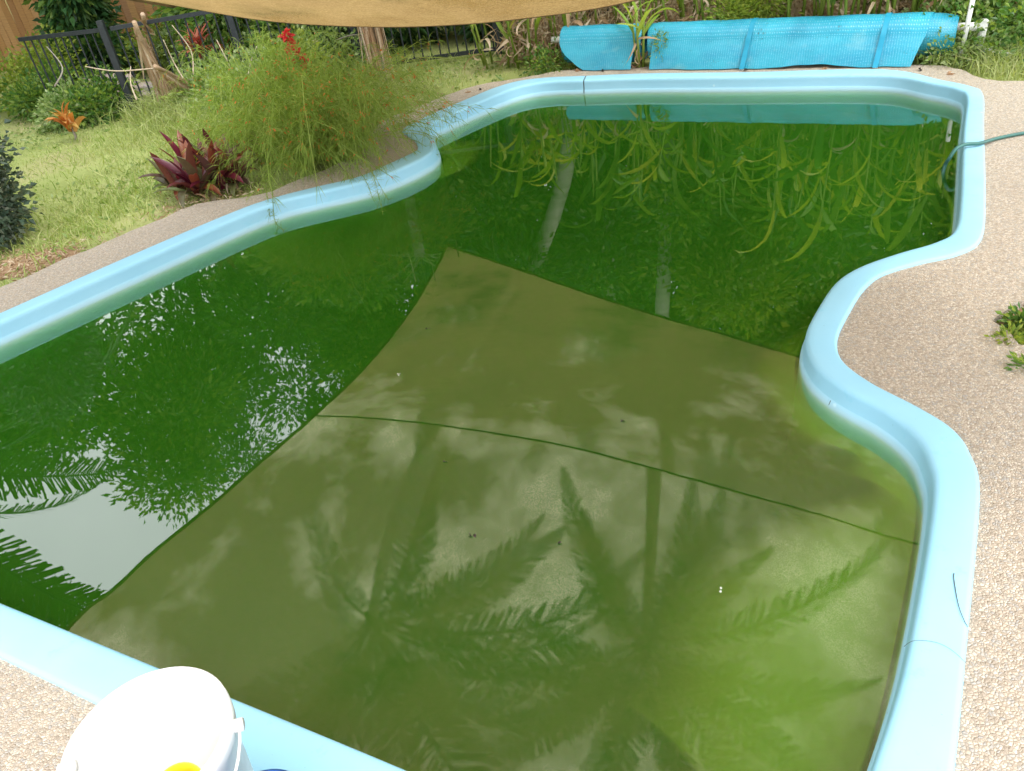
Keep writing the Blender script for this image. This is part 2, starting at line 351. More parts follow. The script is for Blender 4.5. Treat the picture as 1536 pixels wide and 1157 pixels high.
a2 = N(t, 'ShaderNodeMixShader'); blot = mapr(t, noise(t, 1.15, 4, tcn.outputs['Object'], .62), .46, .64, 0, .42); thr_ = N(t, 'ShaderNodeMath'); thr_.operation = 'MULTIPLY_ADD'; t.links.new(noise(t, 2, 2, mp2.outputs[0], .6), thr_.inputs[0]); thr_.inputs[1].default_value = .5
t.links.new(mapr(t, noise(t, 170, 2, tcn.outputs['Object'], .6), .38, .62, .45, 1.5), thr_.inputs[2]); wf = N(t, 'ShaderNodeMath'); wf.operation = 'MULTIPLY_ADD'; t.links.new(blot, wf.inputs[0]); t.links.new(thr_.outputs[0], wf.inputs[1]); sxy = N(t, 'ShaderNodeSeparateXYZ'); t.links.new(tcn.outputs['Object'], sxy.inputs[0]); t.links.new(mapr(t, sxy.outputs[1], 4.0, 2.4, .008, .10), wf.inputs[2]); t.links.new(wf.outputs[0], a2.inputs[0]); tb = N(t, 'ShaderNodeBsdfRefraction'); tb.inputs[0].default_value = (1, .88, .58, 1); tb.inputs['Roughness'].default_value = .17; tb.inputs['IOR'].default_value = 1.09
t.links.new(a1.outputs[0], a2.inputs[1]); t.links.new(tb.outputs[0], a2.inputs[2])
th = N(t, 'ShaderNodeBsdfTransparent'); a3 = N(t, 'ShaderNodeMixShader'); a3.inputs[0].default_value = .018; t.links.new(a2.outputs[0], a3.inputs[1]); t.links.new(th.outputs[0], a3.inputs[2]); t.links.new(a3.outputs[0], o.inputs[0])
MT['cloth'] = m
MT['hem'] = simple('cloth_hem', [(.16, .10, .05), (.24, .16, .08)], 30, .9, .1)
Lb = [GR(670, 369, 1.60), GR(655, 400, 1.57), GR(620, 460, 1.5), GR(575, 520, 1.41), GR(525, 575, 1.32), GR(472, 623, 1.24)]
Lb2 = [GR(472, 623, 1.24), GR(430, 660, 1.33), GR(380, 703, 1.42), GR(310, 765, 1.5), GR(240, 820, 1.57), GR(170, 885, 1.63), GR(103, 942, 1.68), np.array([-3.35, 2.6, 1.85])]
Rb = [GR(670, 369, 1.60), GR(787, 408, 1.6), GR(950, 463, 1.62), GR(1088, 503, 1.66), GR(1192, 534, 1.70), GR(1290, 560, 1.75)]
Rb_seam = GR(1455, 835, 1.68)
def resample(P, n):
    P = np.asarray(P); d = np.concatenate([[0], np.cumsum(np.linalg.norm(np.diff(P, axis=0), axis=1))]); s = np.linspace(0, d[-1], n)
    return np.stack([np.interp(s, d, P[:, k]) for k in range(3)], 1)
seam = catmull([GR(472, 623, 1.24), GR(560, 627, 1.15), GR(640, 635, 1.105), GR(738, 649, 1.08), GR(850, 669, 1.085), GR(980, 702, 1.13), GR(1100, 736, 1.24), GR(1220, 769, 1.38), GR(1345, 808, 1.55), Rb_seam], 5, False)
NU = 60
seamR = resample(seam, NU)
near_e = resample(catmull([(-3.35, 2.6, 1.85), (-1.9, 1.75, 2.0), (-.3, 1.15, 2.1), (1.2, .85, 2.15), (2.9, .75, 2.3)], 6, False), NU)
left_far = resample(catmull(Lb, 5, False), 26); right_far = resample(catmull(Rb, 5, False), 26)
def coons(top, bot, left, right):
    """grid between four edges, all running the same way"""
    nu, nv = len(top), len(left); g = np.zeros((nv, nu, 3))
    for j in range(nv):
        v = j / (nv - 1)
        for i in range(nu):
            u = i / (nu - 1)
            g[j, i] = (1 - v) * top[i] + v * bot[i] + (1 - u) * left[j] + u * right[j] - ((1 - u) * (1 - v) * top[0] + u * (1 - v) * top[-1] + (1 - u) * v * bot[0] + u * v * bot[-1])
    return g
def grid_faces(nv, nu): return [[j * nu + i, j * nu + i + 1, (j + 1) * nu + i + 1, (j + 1) * nu + i] for j in range(nv - 1) for i in range(nu - 1)]
# far panel: corner A, corner B, seam
br = resample(catmull([Rb[-1], np.array([2.62, 3.75, 1.7]), Rb_seam], 6, False), 26)
g1 = coons(right_far[np.linspace(0, 25, NU).astype(int)] * 0 + resample(right_far, NU), seamR, left_far, br)
rl = resample(catmull(Lb2, 5, False), 26); rr = resample(catmull([Rb_seam, np.array([2.62, 1.9, 1.95]), np.array([2.9, .75, 2.3])], 6, False), 26)
g2 = coons(seamR, near_e, rl, rr)
def wrinkle(g, seed, amp):
    nv, nu, _ = g.shape; r = np.random.default_rng(seed); o_ = g.copy()
    for k in range(9):
        a, b, ph = r.uniform(-9, 9), r.uniform(3, 22), r.uniform(0, 6)
        for j in range(nv):
            w = math.sin(math.pi * j / (nv - 1)); u = np.arange(nu) / (nu - 1)
            o_[j, :, 2] += amp * w * np.sin(a * u + b * j / (nv - 1) + ph) * np.sin(math.pi * u) / (1 + k * .4)
    return o_
g1 = wrinkle(g1, 1, .006); g2 = wrinkle(g2, 2, .005)
sail = empty('shade_sail', (0, 0, 0)); tag(sail, 'large tan knitted shade cloth slung low over the pool', 'shade sail')
mb = MB(); mb.add(g1.reshape(-1, 3), grid_faces(26, NU)); mb.build('cloth_panel', MT['cloth'], sail, True)
mb = MB(); mb.add(g2.reshape(-1, 3), grid_faces(26, NU)); mb.build('cloth_panel', MT['cloth'], sail, True)
mb = MB(); add_tube(mb, catmull(Lb, 5, False), .014, 6); add_tube(mb, catmull(Lb2, 5, False), .014, 6); add_tube(mb, right_far, .014, 6); add_tube(mb, br, .014, 6); add_tube(mb, rr, .014, 6); add_tube(mb, near_e, .014, 6)
mb.build('hem', MT['hem'], sail, True)
mb = MB(); add_tube(mb, seam + [0, 0, .004], .006, 6); mb.build('seam', MT['hem'], sail, True)
MT['steel'] = simple('galvanised_steel', [(.42, .43, .44), (.55, .56, .57)], 20, .4, .5)
posts = [((-3.35, 2.6, 1.85), (-5.4, 1.4, 2.35), 'steel post holding the shade cloth corner beyond the left deck'), ((2.9, .75, 2.3), (5.2, -.6, 2.7), 'steel post holding the shade cloth corner behind the right deck'),
         (tuple(Rb[-1]), (6.6, 5.2, 2.4), 'steel post holding the shade cloth corner beside the right garden')]
for a, b, lb in posts:
    pr = empty('sail_post', (b[0], b[1], -.045)); tag(pr, lb, 'post')
    mb = MB(); add_tube(mb, [(0, 0, 0), (0, 0, b[2] + .15)], .045, 12); mb.build('pole', MT['steel'], pr, True)
    mb = MB(); add_box(mb, (0, 0, .052), (.2, .2, .012)); mb.build('base_plate', MT['steel'], pr)
    mb = MB(); add_tube(mb, [np.array(a), np.array(b)], .004, 6); mb.build('rope', MT['hem'], sail)

# ================================================================== planting tools
def unit(a): return a / (np.linalg.norm(a, axis=-1, keepdims=True) + 1e-9)
def leaves(mb, P, D, Ln, Wd, r, fold=.25, droop=.15):
    n = len(P); D = unit(D); sd = unit(np.cross(D, r.normal(0, 1, (n, 3)))); up = np.cross(sd, D)
    Ln = np.broadcast_to(Ln, (n,))[:, None]; Wd = np.broadcast_to(Wd, (n,))[:, None]
    a = P; m_ = P + D * Ln * .45 + up * Wd * fold
    l = m_ + sd * Wd * .5; q = m_ - sd * Wd * .5; tip = P + D * Ln - [0, 0, 1] * Ln * droop
    V = np.stack([a, l, tip, q], 1).reshape(-1, 3); mb.add(V, np.arange(4 * n).reshape(n, 4))
def crown_points(lobes, n, r, cl=14, spread=.16):
    vol = np.array([l[1] ** 2 for l in lobes]); pick = r.choice(len(lobes), max(1, n // cl), p=vol / vol.sum())
    C_ = np.array([lobes[k][0] for k in pick]); Rr = np.array([lobes[k][1] for k in pick])[:, None]
    sq = np.array([lobes[k][2] if len(lobes[k]) > 2 else .8 for k in pick])
    d = unit(r.normal(0, 1, (len(pick), 3))); rad = r.uniform(.35, 1.0, (len(pick), 1)) ** .6
    o_ = d * rad * Rr; o_[:, 2] *= sq
    c = np.repeat(C_ + o_, cl, 0); dd = np.repeat(d, cl, 0)
    off = r.normal(0, spread, c.shape); return c + off, unit(dd * .7 + off / spread * .6 + [0, 0, -.15])
def tree(name, label, base, lobes, n, ll, lw, lm, trunk, bark, r, cat='tree', group=None, spread=.16, cl=14, limbs=True, trunk_name='trunk'):
    root = empty(name, base); tag(root, label, cat, group)
    mb = MB(); P, D = crown_points(lobes, n, r, cl, spread)
    k = P[:, 2] > .02; P, D = P[k], D[k]
    leaves(mb, P, D, r.uniform(ll * .6, ll * 1.2, len(P)), r.uniform(lw * .7, lw * 1.2, len(P)), r)
    mb.build('crown' if cat == 'tree' else 'foliage', lm, root)
    mb = MB()
    for pts, ra in trunk: add_tube(mb, catmull(pts, 4, False), np.interp(np.linspace(0, 1, (len(pts) - 1) * 4 + 1), np.linspace(0, 1, len(ra)), ra), 9)
    if limbs:
        top = np.array(trunk[0][0][-1], float); t0 = np.array(trunk[0][0][-2], float)
        for lo in lobes:
            s = t0 + (top - t0) * r.uniform(0, 1); e = np.array(lo[0], float); mdp = (s + e) / 2 + r.normal(0, .1, 3) * lo[1]
            rb = trunk[0][1][-1] * .55
            add_tube(mb, catmull([s, mdp, e], 4, False), np.linspace(rb, rb * .25, 9), 6)
            for q in range(3):
                e2 = e + unit(r.normal(0, 1, 3)) * lo[1] * .8; add_tube(mb, [e * .5 + mdp * .5, (e + e2) / 2, e2], [rb * .3, rb * .18, rb * .06], 5)
    mb.build(trunk_name, bark, root, True)
    return root
def blade_mesh(name, m, Ln=.6, W=.06, arch=.9, segs=7, up0=1.2, curl=0.0, shape='lance'):
    """an arching leaf leaving the origin along +x; up0 is the starting angle above level"""
    mb = MB(); V = []; p = np.zeros(3); a = up0; st = Ln / segs
    for i in range(segs + 1):
        s = i / segs
        w = W * (math.sin(math.pi * min(1, s * .86 + .14)) ** .7 if shape == 'lance' else (1 - s) ** .7) * .5 + .0008
        nrm = np.array([-math.sin(a), 0, math.cos(a)]); tw = curl * s
        sd = np.array([0, math.cos(tw), 0]) + nrm * math.sin(tw)
        V += [p + sd * w + nrm * w * .35, p - nrm * w * .1, p - sd * w + nrm * w * .35]
        p = p + np.array([math.cos(a), 0, math.sin(a)]) * st; a -= arch / segs * (1 + s)
    F = [[3 * i + k, 3 * i + k + 1, 3 * i + 4 + k, 3 * i + 3 + k] for i in range(segs) for k in (0, 1)]
    mb.add(V, F); return mb.mesh(name, m, True)
def put(name, me, parent, loc, rz, ry=0, sc=1.0, rx=0.0, label=None):
    o_ = link(name, me, parent, loc); o_.rotation_euler = (rx, ry, rz); o_.scale = (sc, sc, sc)
    if label: o_['label'] = label
    return o_
def objmat(name, cols, trans=.3, rough=.45, tint=(1.2, 1.25, .5), streak=None):
    m, t, o = mat(name); oi = N(t, 'ShaderNodeObjectInfo'); n = len(cols)
    c = ramp(t, oi.outputs['Random'], [(i / (n - 1) if n > 1 else 0, q) for i, q in enumerate(cols)])
    tcx = N(t, 'ShaderNodeTexCoord'); mp = N(t, 'ShaderNodeMapping'); mp.inputs['Scale'].default_value = (2, 60, 60); t.links.new(tcx.outputs['Object'], mp.inputs[0])
    c = mixc(t, mapr(t, noise(t, 2, 4, mp.outputs[0]), .4, .7, 0, .45), c, streak or tuple(x * .6 for x in cols[0]))
    p = N(t, 'ShaderNodeBsdfPrincipled'); t.links.new(c, p.inputs['Base Color']); p.inputs['Roughness'].default_value = rough; p.inputs['Specular IOR Level'].default_value = .4
    tr = N(t, 'ShaderNodeBsdfTranslucent'); t.links.new(mixc(t, 1.0, c, tint, 'MULTIPLY'), tr.inputs[0]); mm = N(t, 'ShaderNodeMixShader'); mm.inputs[0].default_value = trans
    t.links.new(p.outputs[0], mm.inputs[1]); t.links.new(tr.outputs[0], mm.inputs[2]); t.links.new(mm.outputs[0], o.inputs[0]); return m

MT['leaf_dark'] = leafmat('dark_tree_leaf', [(.03, .085, .03), (.05, .13, .045), (.09, .18, .05), (.26, .36, .08)], .38, .3)
MT['leaf_mid'] = leafmat('mid_tree_leaf', [(.06, .15, .035), (.11, .23, .045), (.19, .31, .06), (.42, .50, .10)], .42, .35)
MT['leaf_yellow'] = leafmat('yellow_green_leaf', [(.16, .24, .04), (.28, .37, .05), (.42, .46, .08)], .4)
MT['leaf_grey'] = leafmat('grey_green_leaf', [(.05, .085, .06), (.085, .125, .075), (.12, .13, .08)], .15, .3)
MT['leaf_herb'] = leafmat('soft_herb_leaf', [(.15, .25, .07), (.25, .36, .11), (.36, .45, .18), (.46, .52, .30)], .35)
MT['leaf_red'] = leafmat('coppery_leaf', [(.30, .05, .02), (.42, .12, .04), (.18, .08, .03)], .3, tint=(1.3, .8, .5))
MT['bark'] = simple('grey_bark', [(.13, .11, .085), (.24, .21, .17), (.33, .31, .27)], 6, .9, .1, .7, 20, (1, 1, .3))
MT['palm_bark'] = simple('pale_palm_bark', [(.20, .18, .14), (.31, .28, .23), (.40, .37, .31)], 5, .85, .15, .6, 8, (.6, .6, 4))
MT['lance'] = objmat('lance_leaf', [(.20, .34, .04), (.36, .48, .07), (.56, .60, .10), (.70, .62, .16)], .45)
MT['lance_dark'] = objmat('deep_green_lance_leaf', [(.09, .20, .04), (.16, .30, .06), (.30, .42, .08)], .4)
MT['dry'] = objmat('dry_leaf', [(.40, .25, .14), (.58, .43, .28), (.70, .58, .43), (.50, .30, .17)], .3, .8, (1.1, .95, .8), (.24, .14, .08))
MT['dry_is'] = leafmat('dry_litter', [(.40, .28, .16), (.64, .50, .33), (.78, .68, .52)], .35, .8, (1.1, .95, .8))
MT['frond'] = objmat('palm_frond_green', [(.035, .075, .02), (.06, .11, .03), (.09, .15, .035)], .3)
MT['purple'] = objmat('purple_leaf', [(.10, .012, .028), (.16, .018, .04), (.26, .08, .03), (.08, .015, .03), (.13, .19, .06), (.18, .05, .035), (.10, .15, .05)], .25, .35, (1.3, .5, .6), (.08, .03, .04))
MT['stem_green'] = leafmat('thin_green_stem', [(.17, .27, .03), (.27, .38, .06), (.42, .48, .12)], .35, .6)
MT['orange'] = leafmat('orange_flower', [(.62, .12, .02), (.75, .24, .05), (.7, .30, .10)], .3, .6, (1.2, .8, .5))
MT['redflower'] = leafmat('red_flower', [(.62, .03, .03), (.75, .07, .08), (.72, .12, .08)], .3, .6, (1.2, .6, .6))
MT['white_petal'] = leafmat('white_petal', [(.7, .7, .66), (.8, .8, .74)], .3)

def GD(u, v, d):
    """point at level distance d whose mirror image in the water lies on the sight line (u, v)"""
    a = GR(u, v, 0.0); k = np.hypot(a[0], a[1]); tn = (EYE - 2 * WATER_Z) / k
    return np.array([a[0] / k * d, a[1] / k * d, d * tn - (EYE - 2 * WATER_Z)])
def AZ(az, d, z=-.045): return np.array([math.sin(R(az)) * d, math.cos(R(az)) * d, z])

# ------------------------------------------------------------------ trees behind
rt_ = np.random.default_rng(21)
def bg_tree(az, d, top, wid, lm, label, n=26000, ll=.15, name='garden_tree', low=1.4):
    b = AZ(az, d); lobes = []
    for k in range(9):
        f = k / 8; z = low + (top - low) * (f ** .8); w = wid * (1 - .45 * abs(f - .45) * 1.6)
        a = rt_.uniform(0, 6.28); q = rt_.uniform(.1, .65) * w
        lobes.append(((math.cos(a) * q, math.sin(a) * q, z), w * rt_.uniform(.42, .62), .75))
    lean = rt_.normal(0, .25, 2)
    tr = [([(0, 0, 0), (lean[0] * .3, lean[1] * .3, top * .3), (lean[0], lean[1], top * .72)], [.13, .09, .045])]
    tree(name, label, b, lobes, n, ll, ll * .42, lm, tr, MT['bark'], rt_, group='trees behind the garden fence')
TR = [(-52, 10.5, 6.2, 2.2, 'leaf_dark', 'dark dense tree at the far left end of the tree line, beyond the near bush'),
      (-47, 10.6, 7.8, 1.75, 'leaf_mid', 'mid green tree left of the open sky gap in the reflection'),
      (-43, 10.2, 7.3, 1.15, 'leaf_dark', 'narrow tall dark tree left of the sky gap, right of the tree line end'),
      (-36, 12.5, 5.6, 1.9, 'leaf_dark', 'low dark tree under the open sky gap in the reflection'),
      (-29, 12.5, 6.9, 2.2, 'leaf_mid', 'broad mid green tree right of the sky gap, behind the timber fence'),
      (-22, 14.0, 8.4, 2.5, 'leaf_dark', 'tall dark tree with sky showing through, behind the timber fence'),
      (-15, 13.0, 7.6, 2.3, 'leaf_dark', 'dark tree behind the broken timber fence beside the leaning palm crown'),
      (-8, 13.0, 8.0, 2.3, 'leaf_mid', 'mid green tree behind the fan palm'),
      (-1, 13.5, 8.0, 2.3, 'leaf_dark', 'dark tree straight behind the leaning palm trunk'),
      (6, 12.5, 7.4, 2.1, 'leaf_dark', 'dark tree between the two pale palm trunks'),
      (13, 12.5, 8.2, 2.4, 'leaf_mid', 'mid green tree right behind the upright palm trunk'),
      (20, 12.0, 7.6, 2.2, 'leaf_yellow', 'yellow green tree behind the middle of the pool cover'),
      (27, 12.0, 7.6, 2.3, 'leaf_yellow', 'yellow green tree behind the right half of the pool cover'),
      (34, 11.5, 7.2, 2.2, 'leaf_mid', 'mid green tree beyond the white end frame of the cover reel'),
      (42, 11.5, 7.0, 2.3, 'leaf_mid', 'mid green tree at the far right end of the tree line')]
for az, d, top, wid, lm, lb in TR: bg_tree(az, d + (1.2 if az < -3 else 0), top, wid, MT[lm], lb, n=13000 if az < -24 else 19000 if az < -10 else 26000, low=2.5 if -40 < az < -3 else 1.4)
# thin pale trunk
b = AZ(9.2, 10.2)
tree('thin_tree', 'slender pale trunked tree with a small crown between the two palms', b, [((0, .2, 4.6), 1.0), ((.4, .1, 5.6), .9), ((-.4, 0, 5.3), .8)], 4200, .12, .05, MT['leaf_mid'],
     [([(0, 0, 0), (.05, 0, 2.0), (-.02, .05, 4.4)], [.075, .065, .05])], MT['palm_bark'], rt_)
# tall shrubs behind the black fence (kept things; their crowns reach 1.5 to 3 m)
SH = [(-41, 9.6, 2.6, 1.1, 'leaf_mid'), (-34, 10.6, 2.4, 1.0, 'leaf_dark'), (-30.5, 16.2, 3.3, 1.2, 'leaf_dark'), (-22.6, 11.0, 2.4, .36, 'leaf_dark'), (-14.8, 9.9, 2.3, .7, 'leaf_mid'), (-11.5, 9.6, 2.9, 1.0, 'leaf_mid'),
      (-6, 9.4, 2.6, .9, 'leaf_dark'), (1.5, 9.4, 2.9, 1.0, 'leaf_dark'), (10, 9.6, 3.2, 1.1, 'leaf_dark'), (16, 9.2, 3.0, 1.05, 'leaf_mid'), (21.5, 9.2, 3.3, 1.1, 'leaf_yellow'), (27.5, 8.9, 2.9, 1.05, 'leaf_mid'), (33.5, 8.9, 3.0, 1.1, 'leaf_mid'), (39.5, 8.6, 2.6, 1.1, 'leaf_yellow')]
LBS = ['tall leafy shrub behind the near left bush', 'dark shrub hiding the left part of the timber fence', 'dark shrub rising behind the orange brown timber fence', 'narrow dark shrub standing in front of the timber boards', 'mid green shrub behind the leaning dry fronds', 'mid green shrub behind the red leaved plant',
       'dark shrub beside the fan palm with its dry skirt', 'dark shrub behind the right end of the black pickets', 'dark shrub behind the left end of the pool cover', 'mid green shrub behind the lance plant at the cover gap', 'yellow green shrub rising behind the middle of the cover', 'mid green shrub behind the right strap of the cover', 'mid green shrub behind the white reel frame', 'yellow green shrub at the right end of the planting']
for (az, d, h, w, lm), lb in zip(SH, LBS):
    lobes = [((rt_.uniform(-.5, .5) * w, rt_.uniform(-.4, .4) * w, z), w * rt_.uniform(.5, .7), .85) for z in np.linspace(.3, h - .4, 6)]
    tree('tall_shrub', lb, AZ(az, d), lobes, 9500, .12, .055, MT[lm], [([(0, 0, 0), (.05, .05, .6), (.05, 0, h * .55)], [.04, .03, .02])], MT['bark'], rt_, spread=.09, cat='shrub', group='tall shrubs behind the pool garden', trunk_name='stem')

# ------------------------------------------------------------------ palms
def frond_mesh(name, m, Ln=3.4, pairs=34, ll=.62, arch=1.35, up0=.95, droop=.8, seed=0):
    r = np.random.default_rng(seed); mb = MB(); segs = 14; pts = []; p = np.zeros(3); a = up0; dirs = []
    for i in range(segs + 1):
        pts.append(p.copy()); d = np.array([math.cos(a), 0, math.sin(a)]); dirs.append(d); p = p + d * Ln / segs; a -= arch / segs * (.6 + .9 * i / segs)
    pts = np.array(pts); dirs = np.array(dirs)
    V, F = tube(pts, np.linspace(.028, .006, segs + 1), 5, False); mb.add(V, F)
    for k in range(pairs):
        s = .16 + .84 * k / pairs; f = s * segs; i = min(int(f), segs - 1); q = pts[i] + (pts[i + 1] - pts[i]) * (f - i); d = dirs[i]
        L_ = ll * (math.sin(math.pi * (.10 + .87 * s)) ** .75) * r.uniform(.85, 1.1)
        for sgn in (-1, 1):
            o_ = unit(np.array([0, sgn, 0]) * 1.0 + d * (.5 + 1.5 * s * s) + r.normal(0, .10, 3)); w = .024
            m1 = q + o_ * L_ * .5 - np.array([0, 0, 1]) * L_ * .10 * droop; e = q + o_ * L_ * .95 - np.array([0, 0, 1]) * L_ * .42 * droop
            wv_ = d * w
            mb.add([q - wv_ * .5, q + wv_ * .5, m1 + wv_ * .7, m1 - wv_ * .7, e], [[0, 1, 2, 3], [3, 2, 4, 4]])
    # drop the degenerate corners left by triangles
    return mb.mesh(name, m)
def fix_tris(mb_F): return mb_F
def palm(label, trunk_pts, rad, nf, Ln, seed, sp=1.0):
    r = np.random.default_rng(seed); T = np.array(trunk_pts, float); b = T[0].copy(); T = T - b
    root = empty('palm_tree', b); tag(root, label, 'palm tree', 'tall palms around the pool')
    C_ = catmull(T, 6, False); n = len(C_); ra = np.linspace(rad, rad * .78, n) * (1 + .05 * np.sin(np.arange(n) * 2.2)); ra[0] *= 1.25
    mb = MB(); V, F = tube(C_, ra, 12, False); mb.add(V, F); mb.build('trunk', MT['palm_bark'], root, True)
    top = C_[-1]
    for k in range(nf):
        az = k * 2.399 + r.uniform(-.55, .55); tilt = -.9 + 1.75 * (k / nf) ** .8
        put('frond', FR[k % 3], root, top + [0, 0, .1 - .25 * k / nf], az, tilt * .75, Ln / 3.4 * r.uniform(.7, 1.12), r.normal(0, .25))
    mb = MB(); V, F = tube([top - [0, 0, .15], top + [0, 0, .1], top + [0, 0, .55]], [rad * .9, rad * 1.1, .02], 10, False); mb.add(V, F); mb.build('crown_shaft', MT['leaf_mid'], root, True)
FR = [frond_mesh('palm_frond', MT['frond'], 3.4, 84, .70, 1.35 + .25 * k, .9, .9, k) for k in range(3)]
pb = np.array([*(GD(850, 245, 8.9)[:2] * 1.0), -.045])
palm('tall leaning palm with a pale curved trunk rising behind the left end of the cover', [pb + [.12, .05, 0], GD(850, 245, 8.9), GD(800, 405, 8.8), GD(735, 560, 8.6), GD(665, 700, 8.4), GD(612, 840, 8.2), GD(585, 960, 8.1)], .098, 22, 4.1, 5)
pb = np.array([*GD(1003, 250, 9.0)[:2], -.045])
palm('upright palm with a straight pale trunk behind the middle of the cover', [pb, GD(1000, 300, 9.0), GD(995, 430, 9.0), GD(985, 650, 8.9), GD(975, 850, 8.8), GD(970, 985, 8.8)], .10, 22, 4.6, 6)
c3 = GD(-215, 690, 8.6)
palm('palm with long hanging fronds beside the sky gap left of the pool', [(c3[0] - .5, c3[1] + .3, -.045), (c3[0] - .3, c3[1] + .2, 1.8), (c3[0], c3[1], c3[2] * .75), tuple(c3)], .11, 20, 3.0, 7)

# fan palm with dry skirt
def fan_mesh(name, m, Rr=.42, n=22, spread=2.5, seed=0, droopy=.2, stalk=.5):
    r = np.random.default_rng(seed); mb = MB()
    V, F = tube([(0, 0, 0), (stalk * .6, 0, .02), (stalk, 0, 0)], [.008, .007, .006], 5, False); mb.add(V, F)
    for k in range(n):
        a = -spread / 2 + spread * k / (n - 1); L_ = Rr * r.uniform(.85, 1.05) * (1 - .15 * abs(a) / spread)
        d = np.array([math.cos(a), math.sin(a), 0]); s = np.array([-math.sin(a), math.cos(a), 0]); c = np.array([stalk, 0, 0]); w = Rr * spread / n * .36
        dz = -droopy * L_ * r.uniform(.4, 1.4)
        mb.add([c, c + d * L_ * .6 + s * w + [0, 0, dz * .3], c + d * L_ * .6 + [0, 0, dz * .3 + w * .8], c + d * L_ * .6 - s * w + [0, 0, dz * .3], c + d * L_ + [0, 0, dz]], [[0, 1, 2, 2], [0, 2, 3, 3], [1, 4, 2, 2], [2, 4, 3, 3]])
    return mb.mesh(name, m)
MT['fan'] = objmat('pale_fan_leaf', [(.16, .26, .07), (.30, .36, .14), (.42, .42, .20)], .3)
fans = [fan_mesh('fan_leaf', MT['fan'], .45, 22, 2.8, k) for k in range(2)]; dfan = [fan_mesh('dry_fan_leaf', MT['dry'], .5, 20, .9, 5 + k, .35, .35) for k in range(2)]
fp = empty('fan_palm', (-.74, 7.85, -.045)); tag(fp, 'small fan palm with a brown skirt of dry leaves by the black pickets', 'fan palm')
mb = MB(); V, F = tube([(0, 0, 0), (.02, 0, .6), (0, 0, 1.3)], [.07, .06, .06], 10, False); mb.add(V * [1, 1, 1.28], F); mb.build('trunk', MT['bark'], fp, True)
rf = np.random.default_rng(3)
for k in range(13): put('fan_leaf', fans[k % 2], fp, (0, 0, 1.62 + .08 * rf.random()), k * 2.399, -.9 + 1.25 * k / 12, rf.uniform(.8, 1.0), rf.normal(0, .2))
for k in range(16): put('dry_leaf', dfan[k % 2], fp, (rf.normal(0, .05), rf.normal(-.05, .05), .75 + .1 * rf.random()), -1.6 + rf.normal(0, .9), 1.25 + rf.uniform(0, .25), rf.uniform(.75, .95), rf.normal(0, .4))

sk = MB(); V = []
for i in range(6):
    q = i / 5; w = .014 * (1 - q) ** .5 + .002; V += [(w, 0, -q), (0, .006, -q), (-w, 0, -q)]
sk.add(V, [[3 * i + k, 3 * i + k + 1, 3 * i + 4 + k, 3 * i + 3 + k] for i in range(5) for k in (0, 1)]); sk = sk.mesh('dry_leaf', MT['dry'])
for k in range(90):
    a = -1.57 + rf.normal(0, 1.2); q = rf.uniform(.05, .13); put('dry_leaf', sk, fp, (math.cos(a) * q, math.sin(a) * q, rf.uniform(.62, .95)), a + 1.57, rf.normal(0, .07), rf.uniform(.55, .82), rf.normal(.06, .06))

for k, (u, v, z, sc_k, tw) in enumerate([(684, 364, 1.42, .82, 0), (648, 395, 1.35, .7, .4), (612, 372, 1.3, .75, -.3), (735, 345, 1.2, .62, .3)]):
    h_ = GR(u, v, z); put('fan_leaf', fans[k % 2], fp, (h_[0] + .74, h_[1] - 7.85, h_[2] + .045 + .5 * sc_k), R(90) + tw, R(84) + .1 * k, sc_k)
# ------------------------------------------------------------------ timber fence
MT['timber'] = objmat('weathered_orange_timber', [(.36, .17, .06), (.50, .26, .09), (.58, .32, .12), (.44, .23, .11)], 0.0, .8, (1, 1, 1), (.14, .08, .05))
MT['black'] = simple('black_fence_paint', [(.012, .016, .02), (.03, .035, .04)], 30, .45, .4)
def run(a, b, step):
    a, b = np.array(a, float), np.array(b, float); L_ = np.linalg.norm(b - a); n = int(L_ / step); return [a + (b - a) * (i + .5) / n for i in range(n)], math.atan2(*(b - a)[::-1]), L_
tf = empty('timber_fence', (-3.9, 11.4, -.045)); tag(tf, 'weathered orange brown paling fence behind the black metal fence', 'fence')
pm = MB(); add_box(pm, (0, 0, .95), (.098, .016, 1.9)); pm = pm.mesh('paling', MT['timber'])
org = np.array([-3.9, 11.4])
for a, b in (((-10.5, 13.6), (-3.9, 11.4)), ((-3.9, 11.4), (1.5, 11.0))):
    pts, rz, L_ = run(a, b, .104)
    for p in pts: put('paling', pm, tf, (p[0] - org[0], p[1] - org[1], random.uniform(-.03, .02)), rz + random.gauss(0, .012), random.gauss(0, .006))
    mb = MB(); c = (np.array(a) + b) / 2 - org; nn_ = np.array([-math.sin(rz), math.cos(rz)])
    for z in (.35, 1.5): add_box(mb, (c[0] + nn_[0] * .04, c[1] + nn_[1] * .04, z), (L_, .05, .08), rz)
    mb.build('rail', MT['timber'], tf)
